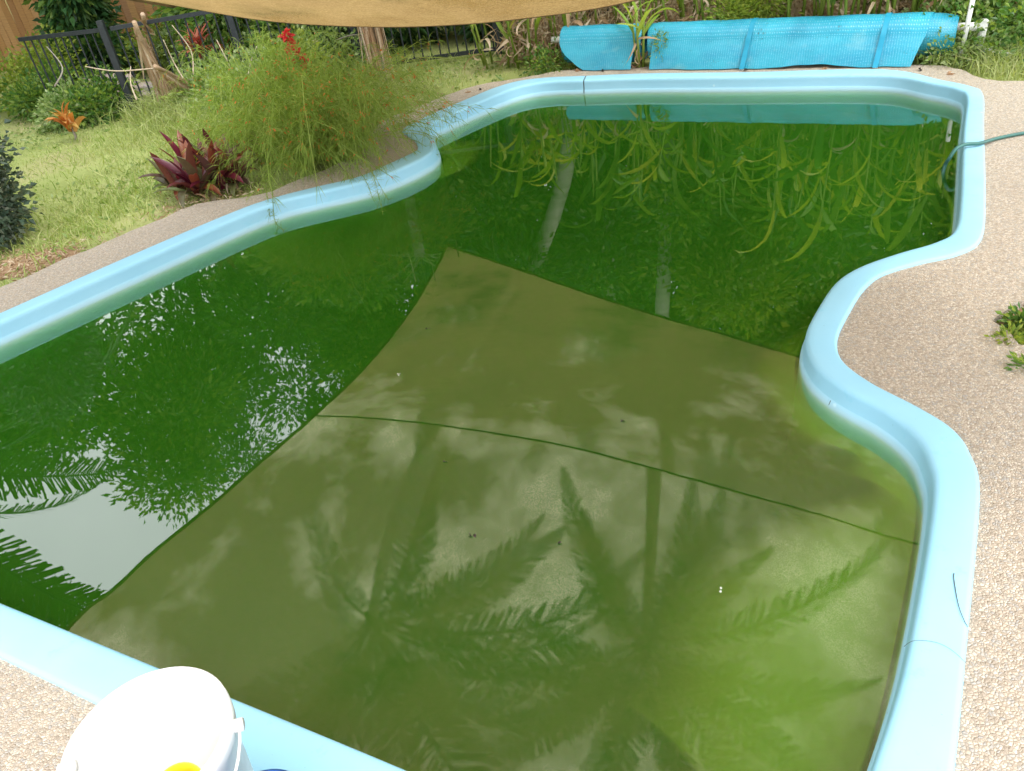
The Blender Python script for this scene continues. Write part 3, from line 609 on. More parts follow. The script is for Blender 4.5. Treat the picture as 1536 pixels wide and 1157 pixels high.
# ------------------------------------------------------------------ black metal fence
FH = .80
def metal_fence(label, nodes, step=.085, base=-.045):
    root = empty('metal_fence', (*nodes[0], base)); tag(root, label, 'fence', 'black metal pool fencing'); o0 = np.array(nodes[0], float)
    pk = MB(); add_tube(pk, [(0, 0, .05), (0, 0, FH - .02)], .008, 6); pk = pk.mesh('picket', MT['black'])
    po = MB(); add_box(po, (0, 0, (FH + .06) / 2), (.055, .055, FH + .06)); po = po.mesh('post', MT['black'])
    for a, b in zip(nodes[:-1], nodes[1:]):
        pts, rz, L_ = run(a, b, step)
        for p in pts: put('picket', pk, root, (p[0] - o0[0], p[1] - o0[1], 0), rz)
        c = (np.array(a) + b) / 2 - o0
        for z in (.07, FH - .02):
            mb = MB(); add_box(mb, (c[0], c[1], z), (L_, .032, .034), rz); mb.build('rail', MT['black'], root)
    for p in nodes[1:]: put('post', po, root, (p[0] - o0[0], p[1] - o0[1], 0), 0)
P0 = (-3.2, 8.28); RL = G(30, 62, .72)
metal_fence('black metal pool fence panel running away to the left of the thick post', [tuple(RL), P0])
metal_fence('black metal picket fence from the thick post towards the fan palm', [(-3.13, 8.28), (-2.05, 8.35), (-.95, 8.4)])
metal_fence('black metal pickets right of the fan palm behind the lawn', [(-.90, 8.4), (.4, 8.25), (1.6, 8.15)])

# ------------------------------------------------------------------ pool cover on its reel
m, t, o = mat('bubble_blanket')
uvn = N(t, 'ShaderNodeUVMap'); vv = N(t, 'ShaderNodeTexVoronoi'); vv.inputs['Scale'].default_value = 58; vv.inputs['Randomness'].default_value = .12; t.links.new(uvn.outputs[0], vv.inputs['Vector'])
dots = mapr(t, vv.outputs['Distance'], .0, .33, 1, 0); dcol = N(t, 'ShaderNodeSeparateColor'); t.links.new(vv.outputs['Color'], dcol.inputs[0])
bl = mixc(t, mapr(t, noise(t, 3, 5, uvn.outputs[0], .6), .35, .7), (.015, .28, .43), (.035, .40, .54))
dd_ = N(t, 'ShaderNodeMath'); dd_.operation = 'MULTIPLY'; t.links.new(dots, dd_.inputs[0]); t.links.new(mapr(t, dcol.outputs[0], .0, 1, .15, .6), dd_.inputs[1])
bl = mixc(t, dd_.outputs[0], bl, (.36, .70, .80))
grime = mapr(t, noise(t, 2.2, 6, uvn.outputs[0], .65), .56, .72, 0, .45); bl = mixc(t, grime, bl, (.30, .50, .50))
hole = N(t, 'ShaderNodeMath'); hole.operation = 'MULTIPLY'; t.links.new(mapr(t, noise(t, 3.1, 4, uvn.outputs[0], .7), .60, .66), hole.inputs[0]); t.links.new(mapr(t, dcol.outputs[1], .45, .55), hole.inputs[1])
hd = N(t, 'ShaderNodeMath'); hd.operation = 'MULTIPLY'; t.links.new(hole.outputs[0], hd.inputs[0]); t.links.new(mapr(t, vv.outputs['Distance'], .25, .4, 1, 0), hd.inputs[1])
bl = mixc(t, hd.outputs[0], bl, (.03, .12, .13))
princ(t, o, bl, .28, .5, bump(t, dots, .5, .006)); MT['blanket'] = m
MT['strap'] = simple('blue_strap', [(.014, .27, .43), (.022, .33, .50)], 10, .4, .4)
MT['pvc'] = simple('white_pvc', [(.62, .63, .60), (.78, .78, .75)], 12, .5, .4)
bL, b1_, b2_, bR = G(838, 106), G(948, 107), G(975, 105), G(1385, 99.5); tubeR = G(1432, 92)
axis = unit(bR - bL); back = np.array([-axis[1], axis[0]]); back = back if back[1] > 0 else -back
cv = empty('pool_cover', (*bL, 0)); tag(cv, 'blue bubble pool blanket wound on a low reel at the far end', 'pool cover')
def along(s, off, z): q = axis * s + back * off; return np.array([q[0], q[1], z])
Ltot = float((bR - bL) @ axis); L1 = float((b1_ - bL) @ axis); L2 = float((b2_ - bL) @ axis); LT = float((tubeR - bL) @ axis)
def uvgrid(name, g, uv, m, parent):
    nv, nu, _ = g.shape; mb = MB(); mb.add(g.reshape(-1, 3), grid_faces(nv, nu)); me = mb.mesh(name, m, True)
    ul = me.uv_layers.new(name='UVMap'); vi = np.zeros(len(me.loops), int); me.loops.foreach_get('vertex_index', vi); ul.data.foreach_set('uv', uv.reshape(-1, 2)[vi].ravel().astype(np.float32)); return link(name, me, parent)
rc = np.random.default_rng(9)
def roll(s0, s1, rad, z0, name):
    nu, nv = 90, 26; g = np.zeros((nv, nu, 3)); uv = np.zeros((nv, nu, 2))
    for i in range(nu):
        s = s0 + (s1 - s0) * i / (nu - 1)
        for j in range(nv):
            a = 2 * math.pi * j / (nv - 1); rr_ = rad * (1 + .05 * math.sin(3 * a + s * 2.1) + .03 * math.sin(7 * s + a)) * (1 - .12 * math.exp(-((i - nu + 1) / 3) ** 2))
            g[j, i] = along(s, .22 + rr_ * math.cos(a), z0 + .003 * math.sin(s * 2.2) + rr_ * math.sin(a)); uv[j, i] = (s, a * rad)
    return uvgrid(name, g, uv, MT['blanket'], cv)
roll(.0, L1 + .03, .135, .145, 'blanket_roll'); roll(L2 - .05, LT - .02, .14, .158, 'blanket_roll')
def flap(s0, s1, seed, lift=None, slant0=0, slant1=0, hang=.006):
    nu, nv = 120, 34; g = np.zeros((nv, nu, 3)); uv = np.zeros((nv, nu, 2)); r = np.random.default_rng(seed); ph = r.uniform(0, 6, 6)
    for i in range(nu):
        u = i / (nu - 1)
        for j in range(nv):
            w = j / (nv - 1); s = s0 + (s1 - s0) * u + slant0 * w ** 2.6 * (1 - u) ** 1.5 + slant1 * w * u
            if w >= .35:
                k = (w - .35) / .65; a = math.pi * .92
                off = .22 + .15 * math.cos(a) - .11 * k ** 1.3 - .014 * math.sin(math.pi * k); z = (.155 + .15 * math.sin(a)) * (1 - k) ** .9 + hang
            if w < .35:   # from the back of the roll over its top to the pool side
                a = math.pi * (.15 + .77 * w / .35); off = .22 + .15 * math.cos(a); z = .155 + .15 * math.sin(a)
            k = max(0, (w - .3) / .7)
            off -= k * (.009 * math.sin(4.3 * s + ph[0]) + .009 * math.sin(11 * s + ph[1] + 5 * w) + .006 * math.sin(27 * s + 9 * w + math.sin(3 * s) * 2)) ; z += .002 * math.sin(17 * s + ph[2] + 9 * w)
            if lift: z += k * lift[1] * math.exp(-((s - lift[0]) / .24) ** 2)
            g[j, i] = along(s, off, max(z, .004 + .0001 * j)); uv[j, i] = (s, w * .62)
    return uvgrid('blanket_flap', g, uv, MT['blanket'], cv)
flap(-.02, L1, 1, None, .26, -.02); flap(L2, Ltot + .02, 2, (Ltot - .75, .022), .0, -.10)
s_of = lambda u: float((G(u, 102) - bL) @ axis)
for sx_ in (s_of(1122), s_of(1320)):
    g = np.zeros((16, 2, 3))
    for j in range(16):
        w = j / 15
        if w < .4: a = math.pi * (.15 + .77 * w / .4); off, z = .22 + .157 * math.cos(a), .157 + .154 * math.sin(a)
        else: k = (w - .4) / .6; a = math.pi * .92; off, z = .22 + .157 * math.cos(a) - .115 * k ** 1.3 - .024, (.157 + .154 * math.sin(a)) * (1 - k) ** .9 + .012
        for i in range(2): g[j, i] = along(sx_ + (.018 if i else -.018) - .03 * w, off, z)
    mb = MB(); mb.add(g.reshape(-1, 3), grid_faces(16, 2)); mb.build('strap', MT['strap'], cv, True)
mb = MB(); add_tube(mb, [along(LT - .08, .22, .20), along(LT + .14, .22, .20)], .03, 12); mb.build('reel_axle', MT['pvc'], cv, True)
mb = MB(); add_tube(mb, [along(LT + .03, .13, .0), along(LT + .045, .15, .40)], .016, 10); mb.build('crank_handle', MT['pvc'], cv, True)
mb = MB(); add_tube(mb, [along(LT + .13, .26, .0), along(LT + .14, .24, .24)], .028, 10); add_tube(mb, [along(LT + .13, .26, .03), along(LT + .34, .18, .015)], .025, 10); mb.build('reel_frame', MT['pvc'], cv, True)
mb = MB(); add_tube(mb, [along(-.14, .22, .20), along(.05, .22, .20)], .025, 10); mb.build('reel_axle', MT['pvc'], cv, True)

# ------------------------------------------------------------------ strappy plants
LB = [blade_mesh('lance_leaf', MT['lance'], .62, .058, .9, 7, 1.0, .3), blade_mesh('lance_leaf', MT['lance'], .75, .066, 1.5, 7, 1.15, -.3), blade_mesh('lance_leaf', MT['lance'], .5, .05, .5, 6, .9, .2)]
LD = [blade_mesh('lance_leaf', MT['lance_dark'], .7, .068, 1.1, 7, 1.1, .3), blade_mesh('lance_leaf', MT['lance_dark'], .85, .075, 1.5, 7, 1.2, -.2)]
DL = [blade_mesh('dry_leaf', MT['dry'], .42, .045, 1.5, 7, .3, 1.2), blade_mesh('dry_leaf', MT['dry'], .5, .04, 2.0, 7, .3, -1.6), blade_mesh('dry_leaf', MT['dry'], .36, .05, 2.6, 6, .0, 1.0)]
def cane_plant(label, pos, canes, h, nl, nd, seed, green=LB, group='lance leaved plants along the far side', spread=.20, sc=.74, low=.35):
    r = np.random.default_rng(seed); root = empty('lance_plant', (pos[0], pos[1], -.03)); tag(root, label, 'plant', group)
    mb = MB(); CN = []
    for c in range(canes):
        a = r.uniform(0, 6.28); q = r.uniform(.02, spread); b = np.array([math.cos(a) * q, math.sin(a) * q, 0]); e = b * 2.0 + [0, 0, h * r.uniform(.75, 1.05)]
        add_tube(mb, [b, (b + e) / 2 + [0, 0, .02], e], [.012, .010, .006], 6); CN.append((b, e))
    mb.build('cane', MT['stem_green'], root, True)
    for k in range(nl):
        b, e = CN[k % canes]; f = r.uniform(low, 1.0); p = b + (e - b) * f
        put('leaf', green[k % len(green)], root, p, r.uniform(0, 6.28), r.normal(-.1, .25), sc * r.uniform(.7, 1.15), r.normal(0, .3))
    for k in range(nd):
        b, e = CN[k % canes]; f = r.uniform(.08, .65); p = b + (e - b) * f
        put('dry_leaf', DL[k % 3], root, p, r.uniform(0, 6.28), r.normal(.3, .5), sc * r.uniform(.55, 1.05), r.normal(0, .4))
    return root
spots = []
def cp(u, dback, *a, **k):
    g = G(u, 104); q = g + back * dback; spots.append(q); return cane_plant(a[0], q, *a[1:], **k)
cp(728, .25, 'yellow green plant with dry leaves at the left end of the lance plant row', 6, .75, 13, 12, 41)
cp(770, .30, 'second lance plant from the left, full of pale dead leaves', 7, .85, 14, 16, 42)
cp(808, .38, 'lance plant with hanging dead leaves beside the left end of the blue cover', 7, .8, 12, 16, 43)
cp(745, .75, 'taller lance plant standing behind the left end of the row', 6, 1.2, 13, 6, 44)
cane_plant('lance plant standing in the gap of the blue cover, dry sheaths at its foot', G(958, 102) + back * .05, 4, .42, 10, 12, 45, sc=.62, spread=.05, low=.6)
row = [(860, .62, .9), (905, .75, 1.2), (950, .62, 1.0), (1000, .70, 1.1), (1045, .60, .9), (1120, .72, 1.0), (1165, .60, 1.25), (1215, .66, 1.0), (1262, .6, 1.2), (1305, .66, 1.0), (1350, .6, 1.25), (1395, .62, 1.0), (1440, .7, 1.1), (1490, .85, 1.0)]
RLB = ['behind the left end of the blue cover', 'behind the first bulge of the blue cover', 'behind the gap between the two cover flaps', 'just right of the cover gap', 'left of the yellow green ground plant', 'right of the yellow green ground plant', 'behind the first dark strap of the cover', 'between the two straps, nearer the left one',
       'behind the worn holes in the cover', 'between the two straps, nearer the right one', 'behind the second dark strap of the cover', 'behind the bare end of the blue roll', 'behind the white reel handle', 'in the weeds right of the cover reel']
for k, (u, db, h) in enumerate(row):
    cp(u, db, ('green' if k % 3 else 'yellowing') + ' lance leaved plant ' + RLB[k], 6, h, 19, 9, 60 + k, green=LD if k % 3 == 1 else LB)
# second, taller row
for k, (u, db, h) in enumerate([(700, 1.5, 1.5), (800, 1.4, 1.7), (880, 1.5, 1.6), (980, 1.4, 1.8), (1090, 1.4, 1.7), (1190, 1.3, 1.8), (1290, 1.35, 1.7), (1390, 1.4, 1.8), (1490, 1.5, 1.6)]):
    cp(u, db, 'tall lance plant in the rear row, ' + ['behind the right end of the pickets', 'left of the leaning palm trunk', 'right of the leaning palm trunk', 'left of the upright palm trunk', 'right of the upright palm trunk', 'behind the first dark strap', 'behind the worn cover patch', 'behind the blue roll end', 'beyond the reel at the right'][k],
       6, h, 17, 2, 90 + k, green=LD if k % 2 else LB, group='tall lance plants in the rear row', sc=.85)
# yellow-green ground plant
def bushy(name, label, base, lobes, n, ll, lw, lm, cat='plant', group=None, seed=1, spread=.05, cl=8, stems=6):
    r = np.random.default_rng(seed); b = np.array(base, float)
    root = empty(name, b); tag(root, label, cat, group); mb = MB(); P, D = crown_points(lobes, n, r, cl, spread); k = P[:, 2] > .0; P, D = P[k], D[k]
    leaves(mb, P, D + [0, 0, .35], r.uniform(ll * .6, ll * 1.2, len(P)), r.uniform(lw * .7, lw * 1.2, len(P)), r); mb.build('foliage', lm, root)
    mb = MB()
    for q in range(stems):
        lo = lobes[q % len(lobes)]; e = np.array(lo[0]) + r.normal(0, .4, 3) * lo[1]; e[2] = abs(e[2])
        add_tube(mb, [(e[0] * .2, e[1] * .2, -.02), (e[0] * .6, e[1] * .6, e[2] * .6), e], [.007, .005, .003], 5)
    mb.build('stem', MT['stem_green'], root, True); return root
g = G(1095, 103) + back * .50
bushy('leafy_clump', 'bright yellow green leafy clump growing over the back of the cover', (g[0], g[1], -.03), [((-.12, 0, .33), .17, .6), ((.14, 0, .38), .15, .6), ((0, .1, .25), .2, .7)], 2600, .05, .016, MT['leaf_yellow'], seed=3)
g = G(992, 100) + back * -.01
bushy('fern', 'small yellow green fern sprig standing in front of the blue flap', (g[0], g[1], 0.0), [((0, 0, .12), .05, 1.4), ((.01, 0, .20), .035, 1.5)], 500, .035, .008, MT['leaf_yellow'], seed=4, spread=.02, stems=2)
# ------------------------------------------------------------------ left garden
# dark bush at the left edge
bushy('round_leaf_bush', 'dense dark grey green bush at the left edge of the photo', (-3.38, 5.28, -.03), [((0, 0, .30), .38), ((.06, -.05, .60), .40), ((-.05, .1, .9), .36), ((.15, -.12, .2), .28), ((-.3, -.1, .6), .45), ((-.2, .2, 1.2), .3)], 16000, .05, .034, MT['leaf_grey'], cat='bush', seed=5, spread=.045)
# low bushes along the fence
def lowb(u, v, w, h, lm, label, seed, n=2600, ll=.06, name='low_bush'):
    g = G(u, v); return bushy(name, label, (g[0], g[1], -.03), [((np.cos(a) * w * .45, np.sin(a) * w * .45, h * z), w * .5, .8) for a, z in ((0, .35), (1.6, .5), (3.1, .4), (4.7, .45), (.8, .75))], n, ll, ll * .5, MT[lm], cat='bush', group='low bushes along the fence', seed=seed, spread=.05)
lowb(70, 165, .4, .34, 'leaf_mid', 'mid green low bush beside the dark bush on the left', 1)
lowb(110, 180, .3, .28, 'leaf_herb', 'pale low bush under the orange leaved spikes', 2, 1800)
lowb(150, 172, .4, .30, 'leaf_mid', 'mid green low bush in front of the left fence panel', 3)
lowb(60, 150, .6, .55, 'leaf_yellow', 'yellow green bush behind the left fence panel', 4)
lowb(95, 110, .5, .4, 'leaf_herb', 'pale green clump showing through the left fence panel', 21, 1800)
lowb(160, 100, .45, .35, 'leaf_yellow', 'yellow green clump just left of the thick post', 22, 1500)
lowb(285, 90, .5, .55, 'leaf_herb', 'pale leafy clump behind the red leaved plant', 23, 1800, .08)
lowb(440, 75, .6, .5, 'leaf_yellow', 'yellow green leafy clump behind the red flowers', 24, 2200, .08)
lowb(245, 100, .5, .5, 'leaf_yellow', 'yellow green climber between the leaning dry fronds', 6, 1800)
lowb(255, 60, .5, .7, 'leaf_mid', 'broad leaved green bush behind the leaning dry fronds', 8, 2200, .09)
lowb(345, 112, .5, .5, 'leaf_herb', 'soft green weed clump below the red leaved plant', 9)
lowb(395, 100, .6, .55, 'leaf_herb', 'pale green weed clump with tiny white flowers', 10, 3200)
lowb(470, 118, .65, .5, 'leaf_herb', 'pale green weed clump left of the dry palm skirt', 11, 3200)
lowb(520, 92, .5, .55, 'leaf_grey', 'grey leaved herb clump beside the dry palm skirt', 12)
lowb(430, 150, .5, .42, 'leaf_yellow', 'yellow green clump below the red flower spike', 13, 2600)
lowb(370, 165, .45, .4, 'leaf_herb', 'soft green clump behind the small purple plant', 14, 2400)
lowb(320, 150, .4, .3, 'leaf_herb', 'soft green clump behind the big purple plants', 15, 2000)
lowb(1500, 70, .6, .4, 'leaf_mid', 'mid green low bush in the weeds right of the reel', 16, 2600)
lowb(1462, 60, .5, .45, 'leaf_herb', 'pale weed clump behind the white reel frame', 17, 2000)
lowb(1445, 88, .25, .18, 'leaf_herb', 'small weed at the foot of the white reel frame', 19, 900, .045)
lowb(820, 104, .22, .14, 'leaf_mid', 'small green weed at the left foot of the blue cover', 20, 700, .04)
# coppery spikes
def spiky(label, g, n, h, m, seed, name='strap_plant', W=.04, lab='plant', low=0):
    r = np.random.default_rng(seed); root = empty(name, (g[0], g[1], -.03)); tag(root, label, lab)
    me = [blade_mesh('leaf', m, h, W, .7, 6, 1.2, .2), blade_mesh('leaf', m, h * .85, W * 1.1, 1.3, 6, 1.0, -.3)]
    for k in range(n): put('leaf', me[k % 2], root, (r.normal(0, .02), r.normal(0, .02), low + r.uniform(0, h * .4)), r.uniform(0, 6.28), r.normal(-.05, .22), r.uniform(.7, 1.1), r.normal(0, .2))
    if low:
        mb = MB(); add_tube(mb, [(0, 0, 0), (.01, 0, low * .5), (0, .01, low + h * .3)], [.014, .012, .008], 7); mb.build('stem', MT['bark'], root, True)
    return root
MT['copper'] = objmat('coppery_strap_leaf', [(.38, .07, .05), (.52, .18, .10), (.30, .05, .06), (.45, .30, .14)], .35, .5, (1.3, .8, .6))
MT['orange_leaf'] = objmat('orange_strap_leaf', [(.60, .22, .05), (.66, .36, .12), (.45, .40, .10)], .35, .5, (1.3, .9, .5))
spiky('red and copper strap leaved plant on a thin stem behind the weeds', G(315, 128), 34, .34, MT['copper'], 3, 'cordyline', .03, low=.28)
spiky('small orange leaved plant among the low bushes on the left', G(112, 205), 22, .24, MT['orange_leaf'], 4, 'orange_leaf_plant', .045, low=.06)
spiky('coppery strap leaved plant right of the taller red one', G(352, 120), 18, .26, MT['copper'], 5, 'cordyline', .025, low=.2)
# purple rosettes
RP = [blade_mesh('purple_leaf', MT['purple'], .27, .052, .35, 6, 1.15, .1), blade_mesh('purple_leaf', MT['purple'], .24, .048, .8, 6, .95, -.2), blade_mesh('purple_leaf', MT['purple'], .2, .045, 1.3, 6, .8, .2)]
for k, (u, v, n, s, lb) in enumerate([(268, 285, 16, .95, 'leftmost purple rosette beside the lawn'), (300, 292, 20, 1.1, 'purple sword leaved rosette nearest the paving'), (330, 282, 20, 1.15, 'tall purple rosette next to the fine green stems'), (292, 265, 16, 1.0, 'purple rosette at the back left of the purple group'), (322, 262, 16, 1.05, 'purple rosette at the back right of the purple group'), (352, 275, 16, 1.0, 'purple rosette half hidden at the right end of the purple group'), (388, 235, 12, .8, 'lone small purple rosette inside the firecracker stems')]):
    g = G(u, v); r = np.random.default_rng(300 + k); root = empty('purple_rosette', (g[0], g[1], -.02)); tag(root, lb, 'plant', 'purple sword leaved rosettes')
    for q in range(n): put('leaf', RP[q % 3], root, (r.normal(0, .02), r.normal(0, .02), r.uniform(0, .05)), q * 2.399, .35 - .75 * q / n + r.normal(0, .1), 1.22 * s * r.uniform(.8, 1.1), r.normal(0, .15))
    for q in range(5): put('dry_leaf', DL[q % 3], root, (r.normal(0, .05), r.normal(0, .05), .04), r.uniform(0, 6.28), .3, .32)
# firecracker plant
def firecracker(label, g, n, rad, h, seed, bias=(0, 0), nfl=160):
    r = np.random.default_rng(seed); root = empty('firecracker_bush', (g[0], g[1], -.02)); tag(root, label, 'bush', 'firecracker bushes over the paving'); mb = MB(); FP = []; FD = []; tw = MB()
    for k in range(n):
        a = r.uniform(0, 6.28); q = r.uniform(0, rad * .3); b = np.array([math.cos(a) * q, math.sin(a) * q, 0]); a2 = a + r.normal(0, .5)
        out_ = np.array([math.cos(a2), math.sin(a2), 0]) * rad * r.uniform(.3, 1.45) + np.array([*bias, 0]) * r.random() * rad; hh_ = h * r.uniform(.35, 1.3)
        p1 = b + out_ * .3 + [0, 0, hh_ * .6] + r.normal(0, .03, 3); p2 = b + out_ * .75 + [0, 0, hh_] + r.normal(0, .05, 3); p3 = b + out_ * 1.15 + [0, 0, hh_ * r.uniform(.3, 1.1)] + r.normal(0, .06, 3)
        pts = catmull([b, p1, p2, p3], 3, False); w = r.uniform(.0016, .0028)
        s_ = unit(np.cross(np.array([math.cos(a2), math.sin(a2), .3]), [0, 0, 1.0])) * w; m_ = len(pts); up_ = np.array([0, 0, w])
        mb.add(np.concatenate([pts + s_, pts - s_, pts + up_]), [[i, i + 1, m_ + i + 1, m_ + i] for i in range(m_ - 1)] + [[i, i + 1, 2 * m_ + i + 1, 2 * m_ + i] for i in range(m_ - 1)])
        # whorled side twigs
        for j in range(5, m_):
            for _ in range(7):
                d = unit(r.normal(0, 1, 3) * [1, 1, .8] + (pts[j] - pts[j - 1]) / .1); FP.append(pts[j]); FD.append(d)
    FP = np.array(FP); FD = np.array(FD); leaves(mb, FP, FD, r.uniform(.05, .13, len(FP)), r.uniform(.002, .004, len(FP)), r, .1, .25)
    mb.build('foliage', MT['stem_green'], root)
    k = r.choice(len(FP), nfl); fl = MB(); leaves(fl, FP[k] + r.normal(0, .015, (nfl, 3)), FD[k] * [1, 1, .4] - [0, 0, .5], .024, .007, r); leaves(fl, FP[k], FD[k] - [0, 0, .5], .024, .008, r); tag(fl.build('flower', MT['orange'], root), kind='stuff')
    return root
firecracker('firecracker bush with fine stems spilling over the paving tip', (-.88, 5.72), 260, .46, .50, 1, (.25, -.15), 420)
firecracker('firecracker bush next to the purple rosettes', (-1.18, 5.75), 220, .40, .44, 2, (0, -.2), 160)
firecracker('firecracker bush at the back left with tall loose stems', (-1.5, 6.35), 170, .48, .58, 4, (0, 0), 120)
firecracker('firecracker bush behind the paving tip, full of orange flowers', (-1.12, 6.08), 190, .36, .50, 3, (0, 0), 300)
def strands(label, pts_list, name='trailing_stem'):
    root = empty(name, (*pts_list[0][0][:2], pts_list[0][0][2])); o0 = np.array(pts_list[0][0]); tag(root, label, 'plant stem'); mb = MB(); r = np.random.default_rng(5)
    for P in pts_list:
        C_ = catmull(np.array(P) - o0, 5, False); add_tube(mb, C_, np.linspace(.0028, .001, len(C_)), 4)
        for q in C_[3:]:
            for _ in range(4): d = unit(r.normal(0, 1, 3)); mb.add(*tube([q, q + d * r.uniform(.02, .07)], [.0012, .0006], 3, False))
    mb.build('stem', MT['stem_green'], root); return root
def lp(u, v, z): return (*G(u, v, z), z)
strands('thin stems drooping over the blue rim halfway along the left bump', [[lp(530, 230, .22), lp(555, 250, .14), lp(566, 285, .02), lp(574, 318, -.07)], [lp(540, 235, .2), lp(560, 262, .08), lp(582, 300, -.04)], [lp(525, 240, .2), lp(548, 270, .05), lp(560, 300, -.05)]])
strands('thin stems drooping over the blue rim near the purple plants', [[lp(400, 240, .2), lp(408, 285, .06), lp(412, 330, -.03), lp(425, 345, -.07)], [lp(390, 250, .18), lp(400, 290, .05), lp(405, 325, -.03)]])
strands('thin twiggy stems reaching out over the rounded rim tip', [[lp(570, 200, .14), lp(610, 195, .10), lp(650, 205, .03), lp(672, 225, -.02)], [lp(570, 205, .12), lp(620, 200, .07), lp(660, 212, 0)], [lp(575, 195, .14), lp(600, 188, .11), lp(640, 192, .05), lp(662, 205, .02)], [lp(590, 205, .1), lp(625, 212, .05), lp(655, 232, -.03)], [lp(580, 190, .15), lp(620, 183, .1), lp(655, 190, .04)]])
# red flower spike and tall stalks
def stalk(label, name, pts, rad, blossoms, m, cat='flower'):
    o0 = np.array(pts[0], float); root = empty(name, o0); tag(root, label, cat); mb = MB(); C_ = catmull(np.array(pts) - o0, 5, False); add_tube(mb, C_, np.linspace(rad, rad * .5, len(C_)), 6); mb.build('stem', MT['stem_green'], root, True); r = np.random.default_rng(8)
    for (p, rr_, n) in blossoms:
        mb = MB(); c = np.array(p) - o0; d = unit(r.normal(0, 1, (n, 3))); leaves(mb, c + d * rr_ * r.uniform(0, .7, (n, 1)), d, rr_ * .9, rr_ * .5, r, .3, .1); mb.build('blossom', m, root)
    return root
def at(u, v, d):
    """point at level distance d straight on the sight line"""
    a = G(u, v); k = np.hypot(*a); return np.array([a[0] / k * d, a[1] / k * d, EYE - EYE * d / k])
stalk('tall stalk with bright red flower clusters above the firecracker bushes', 'red_flower_stalk', [at(458, 165, 6.4), at(452, 110, 6.45), at(440, 85, 6.45), at(430, 52, 6.5)], .005, [(at(430, 54, 6.5), .045, 60), (at(436, 66, 6.48), .035, 40), (at(432, 76, 6.5), .028, 30), (at(446, 76, 6.48), .032, 34), (at(457, 86, 6.45), .03, 30), (at(456, 99, 6.45), .026, 24), (at(440, 93, 6.45), .022, 20)], MT['redflower'])
stalk('dry pale stalk rising behind the red flowers', 'dry_stalk', [at(478, 102, 7), at(474, 68, 7), at(462, 40, 7)], .006, [(at(473, 62, 7), .02, 10)], MT['dry_is'], 'plant stem')
# leaning dry palm fronds
def dryfrond(label, top, bot, n, seed, L_=.35, back_=False):
    r = np.random.default_rng(seed); top = np.array(top, float); bot = np.array(bot, float); root = empty('dry_palm_frond', bot); tag(root, label, 'dead frond', 'dry palm fronds leaning on the fence'); T = top - bot
    mb = MB(); add_tube(mb, catmull([(0, 0, 0), T * .5 + [0, 0, .04], T], 4, False), np.linspace(.012, .02, 9), 7); mb.build('stalk', MT['dry'], root, True)
    me = []
    for v in range(3):
        b = MB(); q = MB(); V = []; nseg = 5
        for i in range(nseg + 1):
            s = i / nseg; w = .011 * (1 - s) ** .5 + .001; V += [(s, .05 * math.sin(3 * s + v), w), (s, .05 * math.sin(3 * s + v) + .006, 0), (s, .05 * math.sin(3 * s + v), -w)]
        b.add(np.array(V) * [L_, L_, 1], [[3 * i + k, 3 * i + k + 1, 3 * i + 4 + k, 3 * i + 3 + k] for i in range(nseg) for k in (0, 1)]); me.append(b.mesh('dry_leaflet', MT['dry']))
    d0 = unit(-T); base_q = Vector((1, 0, 0)).rotation_difference(Vector(d0))
    for k in range(n):
        f = r.uniform(.25, .95); o_ = link('leaflet', me[k % 3], root, T * f + r.normal(0, .012, 3)); o_.rotation_mode = 'QUATERNION'
        o_.rotation_quaternion = Vector((1, 0, 0)).rotation_difference(Vector(unit(d0 + r.normal(0, .09, 3) - [0, 0, .05]))); s = r.uniform(.8, 1.6); o_.scale = (s, s, 1)
    return root
dryfrond('broad dry palm frond leaning on the black fence right of the thick post', at(201, 33, 8.15), (*G(258, 160), 0), 90, 1, .48)
dryfrond('thin dry palm frond crossing behind the leaning one', at(214, 22, 8.3), (*G(236, 100), 0), 20, 2, .38)
dryfrond('dry palm frond lying low towards the red leaved plant', at(232, 100, 7.9), (*G(302, 148), .02), 34, 3, .45)
# garden boulders behind the fence
MT['rock'] = simple('pinkish_rock', [(.26, .19, .17), (.38, .30, .27), (.30, .28, .28)], 5, .9, .2, .8, 14)
for k, (u, v, s, lb) in enumerate([(150, 128, .2, 'pinkish rock left of the thick black post'), (174, 132, .22, 'grey pink rock touching the thick black post'), (128, 118, .18, 'small pinkish rock among the pickets'), (222, 136, .14, 'small grey rock under the leaning frond'), (355, 158, .1, 'small pale rock beside the weeds')]):
    g = G(u, v); bm = bmesh.new(); bmesh.ops.create_icosphere(bm, subdivisions=3, radius=1); r = random.Random(k)
    ph = [r.uniform(0, 6) for _ in range(6)]
    for v_ in bm.verts:
        c = v_.co; q = 1 + .16 * math.sin(3 * c.x + ph[0]) + .14 * math.sin(4 * c.y + ph[1]) + .1 * math.sin(7 * c.z + ph[2] + 3 * c.x); v_.co = Vector((c.x * 1.3, c.y, c.z * .6)) * q * s
    me = bpy.data.meshes.new('garden_rock'); bm.to_mesh(me); bm.free(); me.materials.append(MT['rock']); o_ = link('garden_rock', me, None, (g[0], g[1], s * .3 - .05)); o_.rotation_euler.z = r.uniform(0, 6); tag(o_, lb, 'rock', 'rocks along the fence')

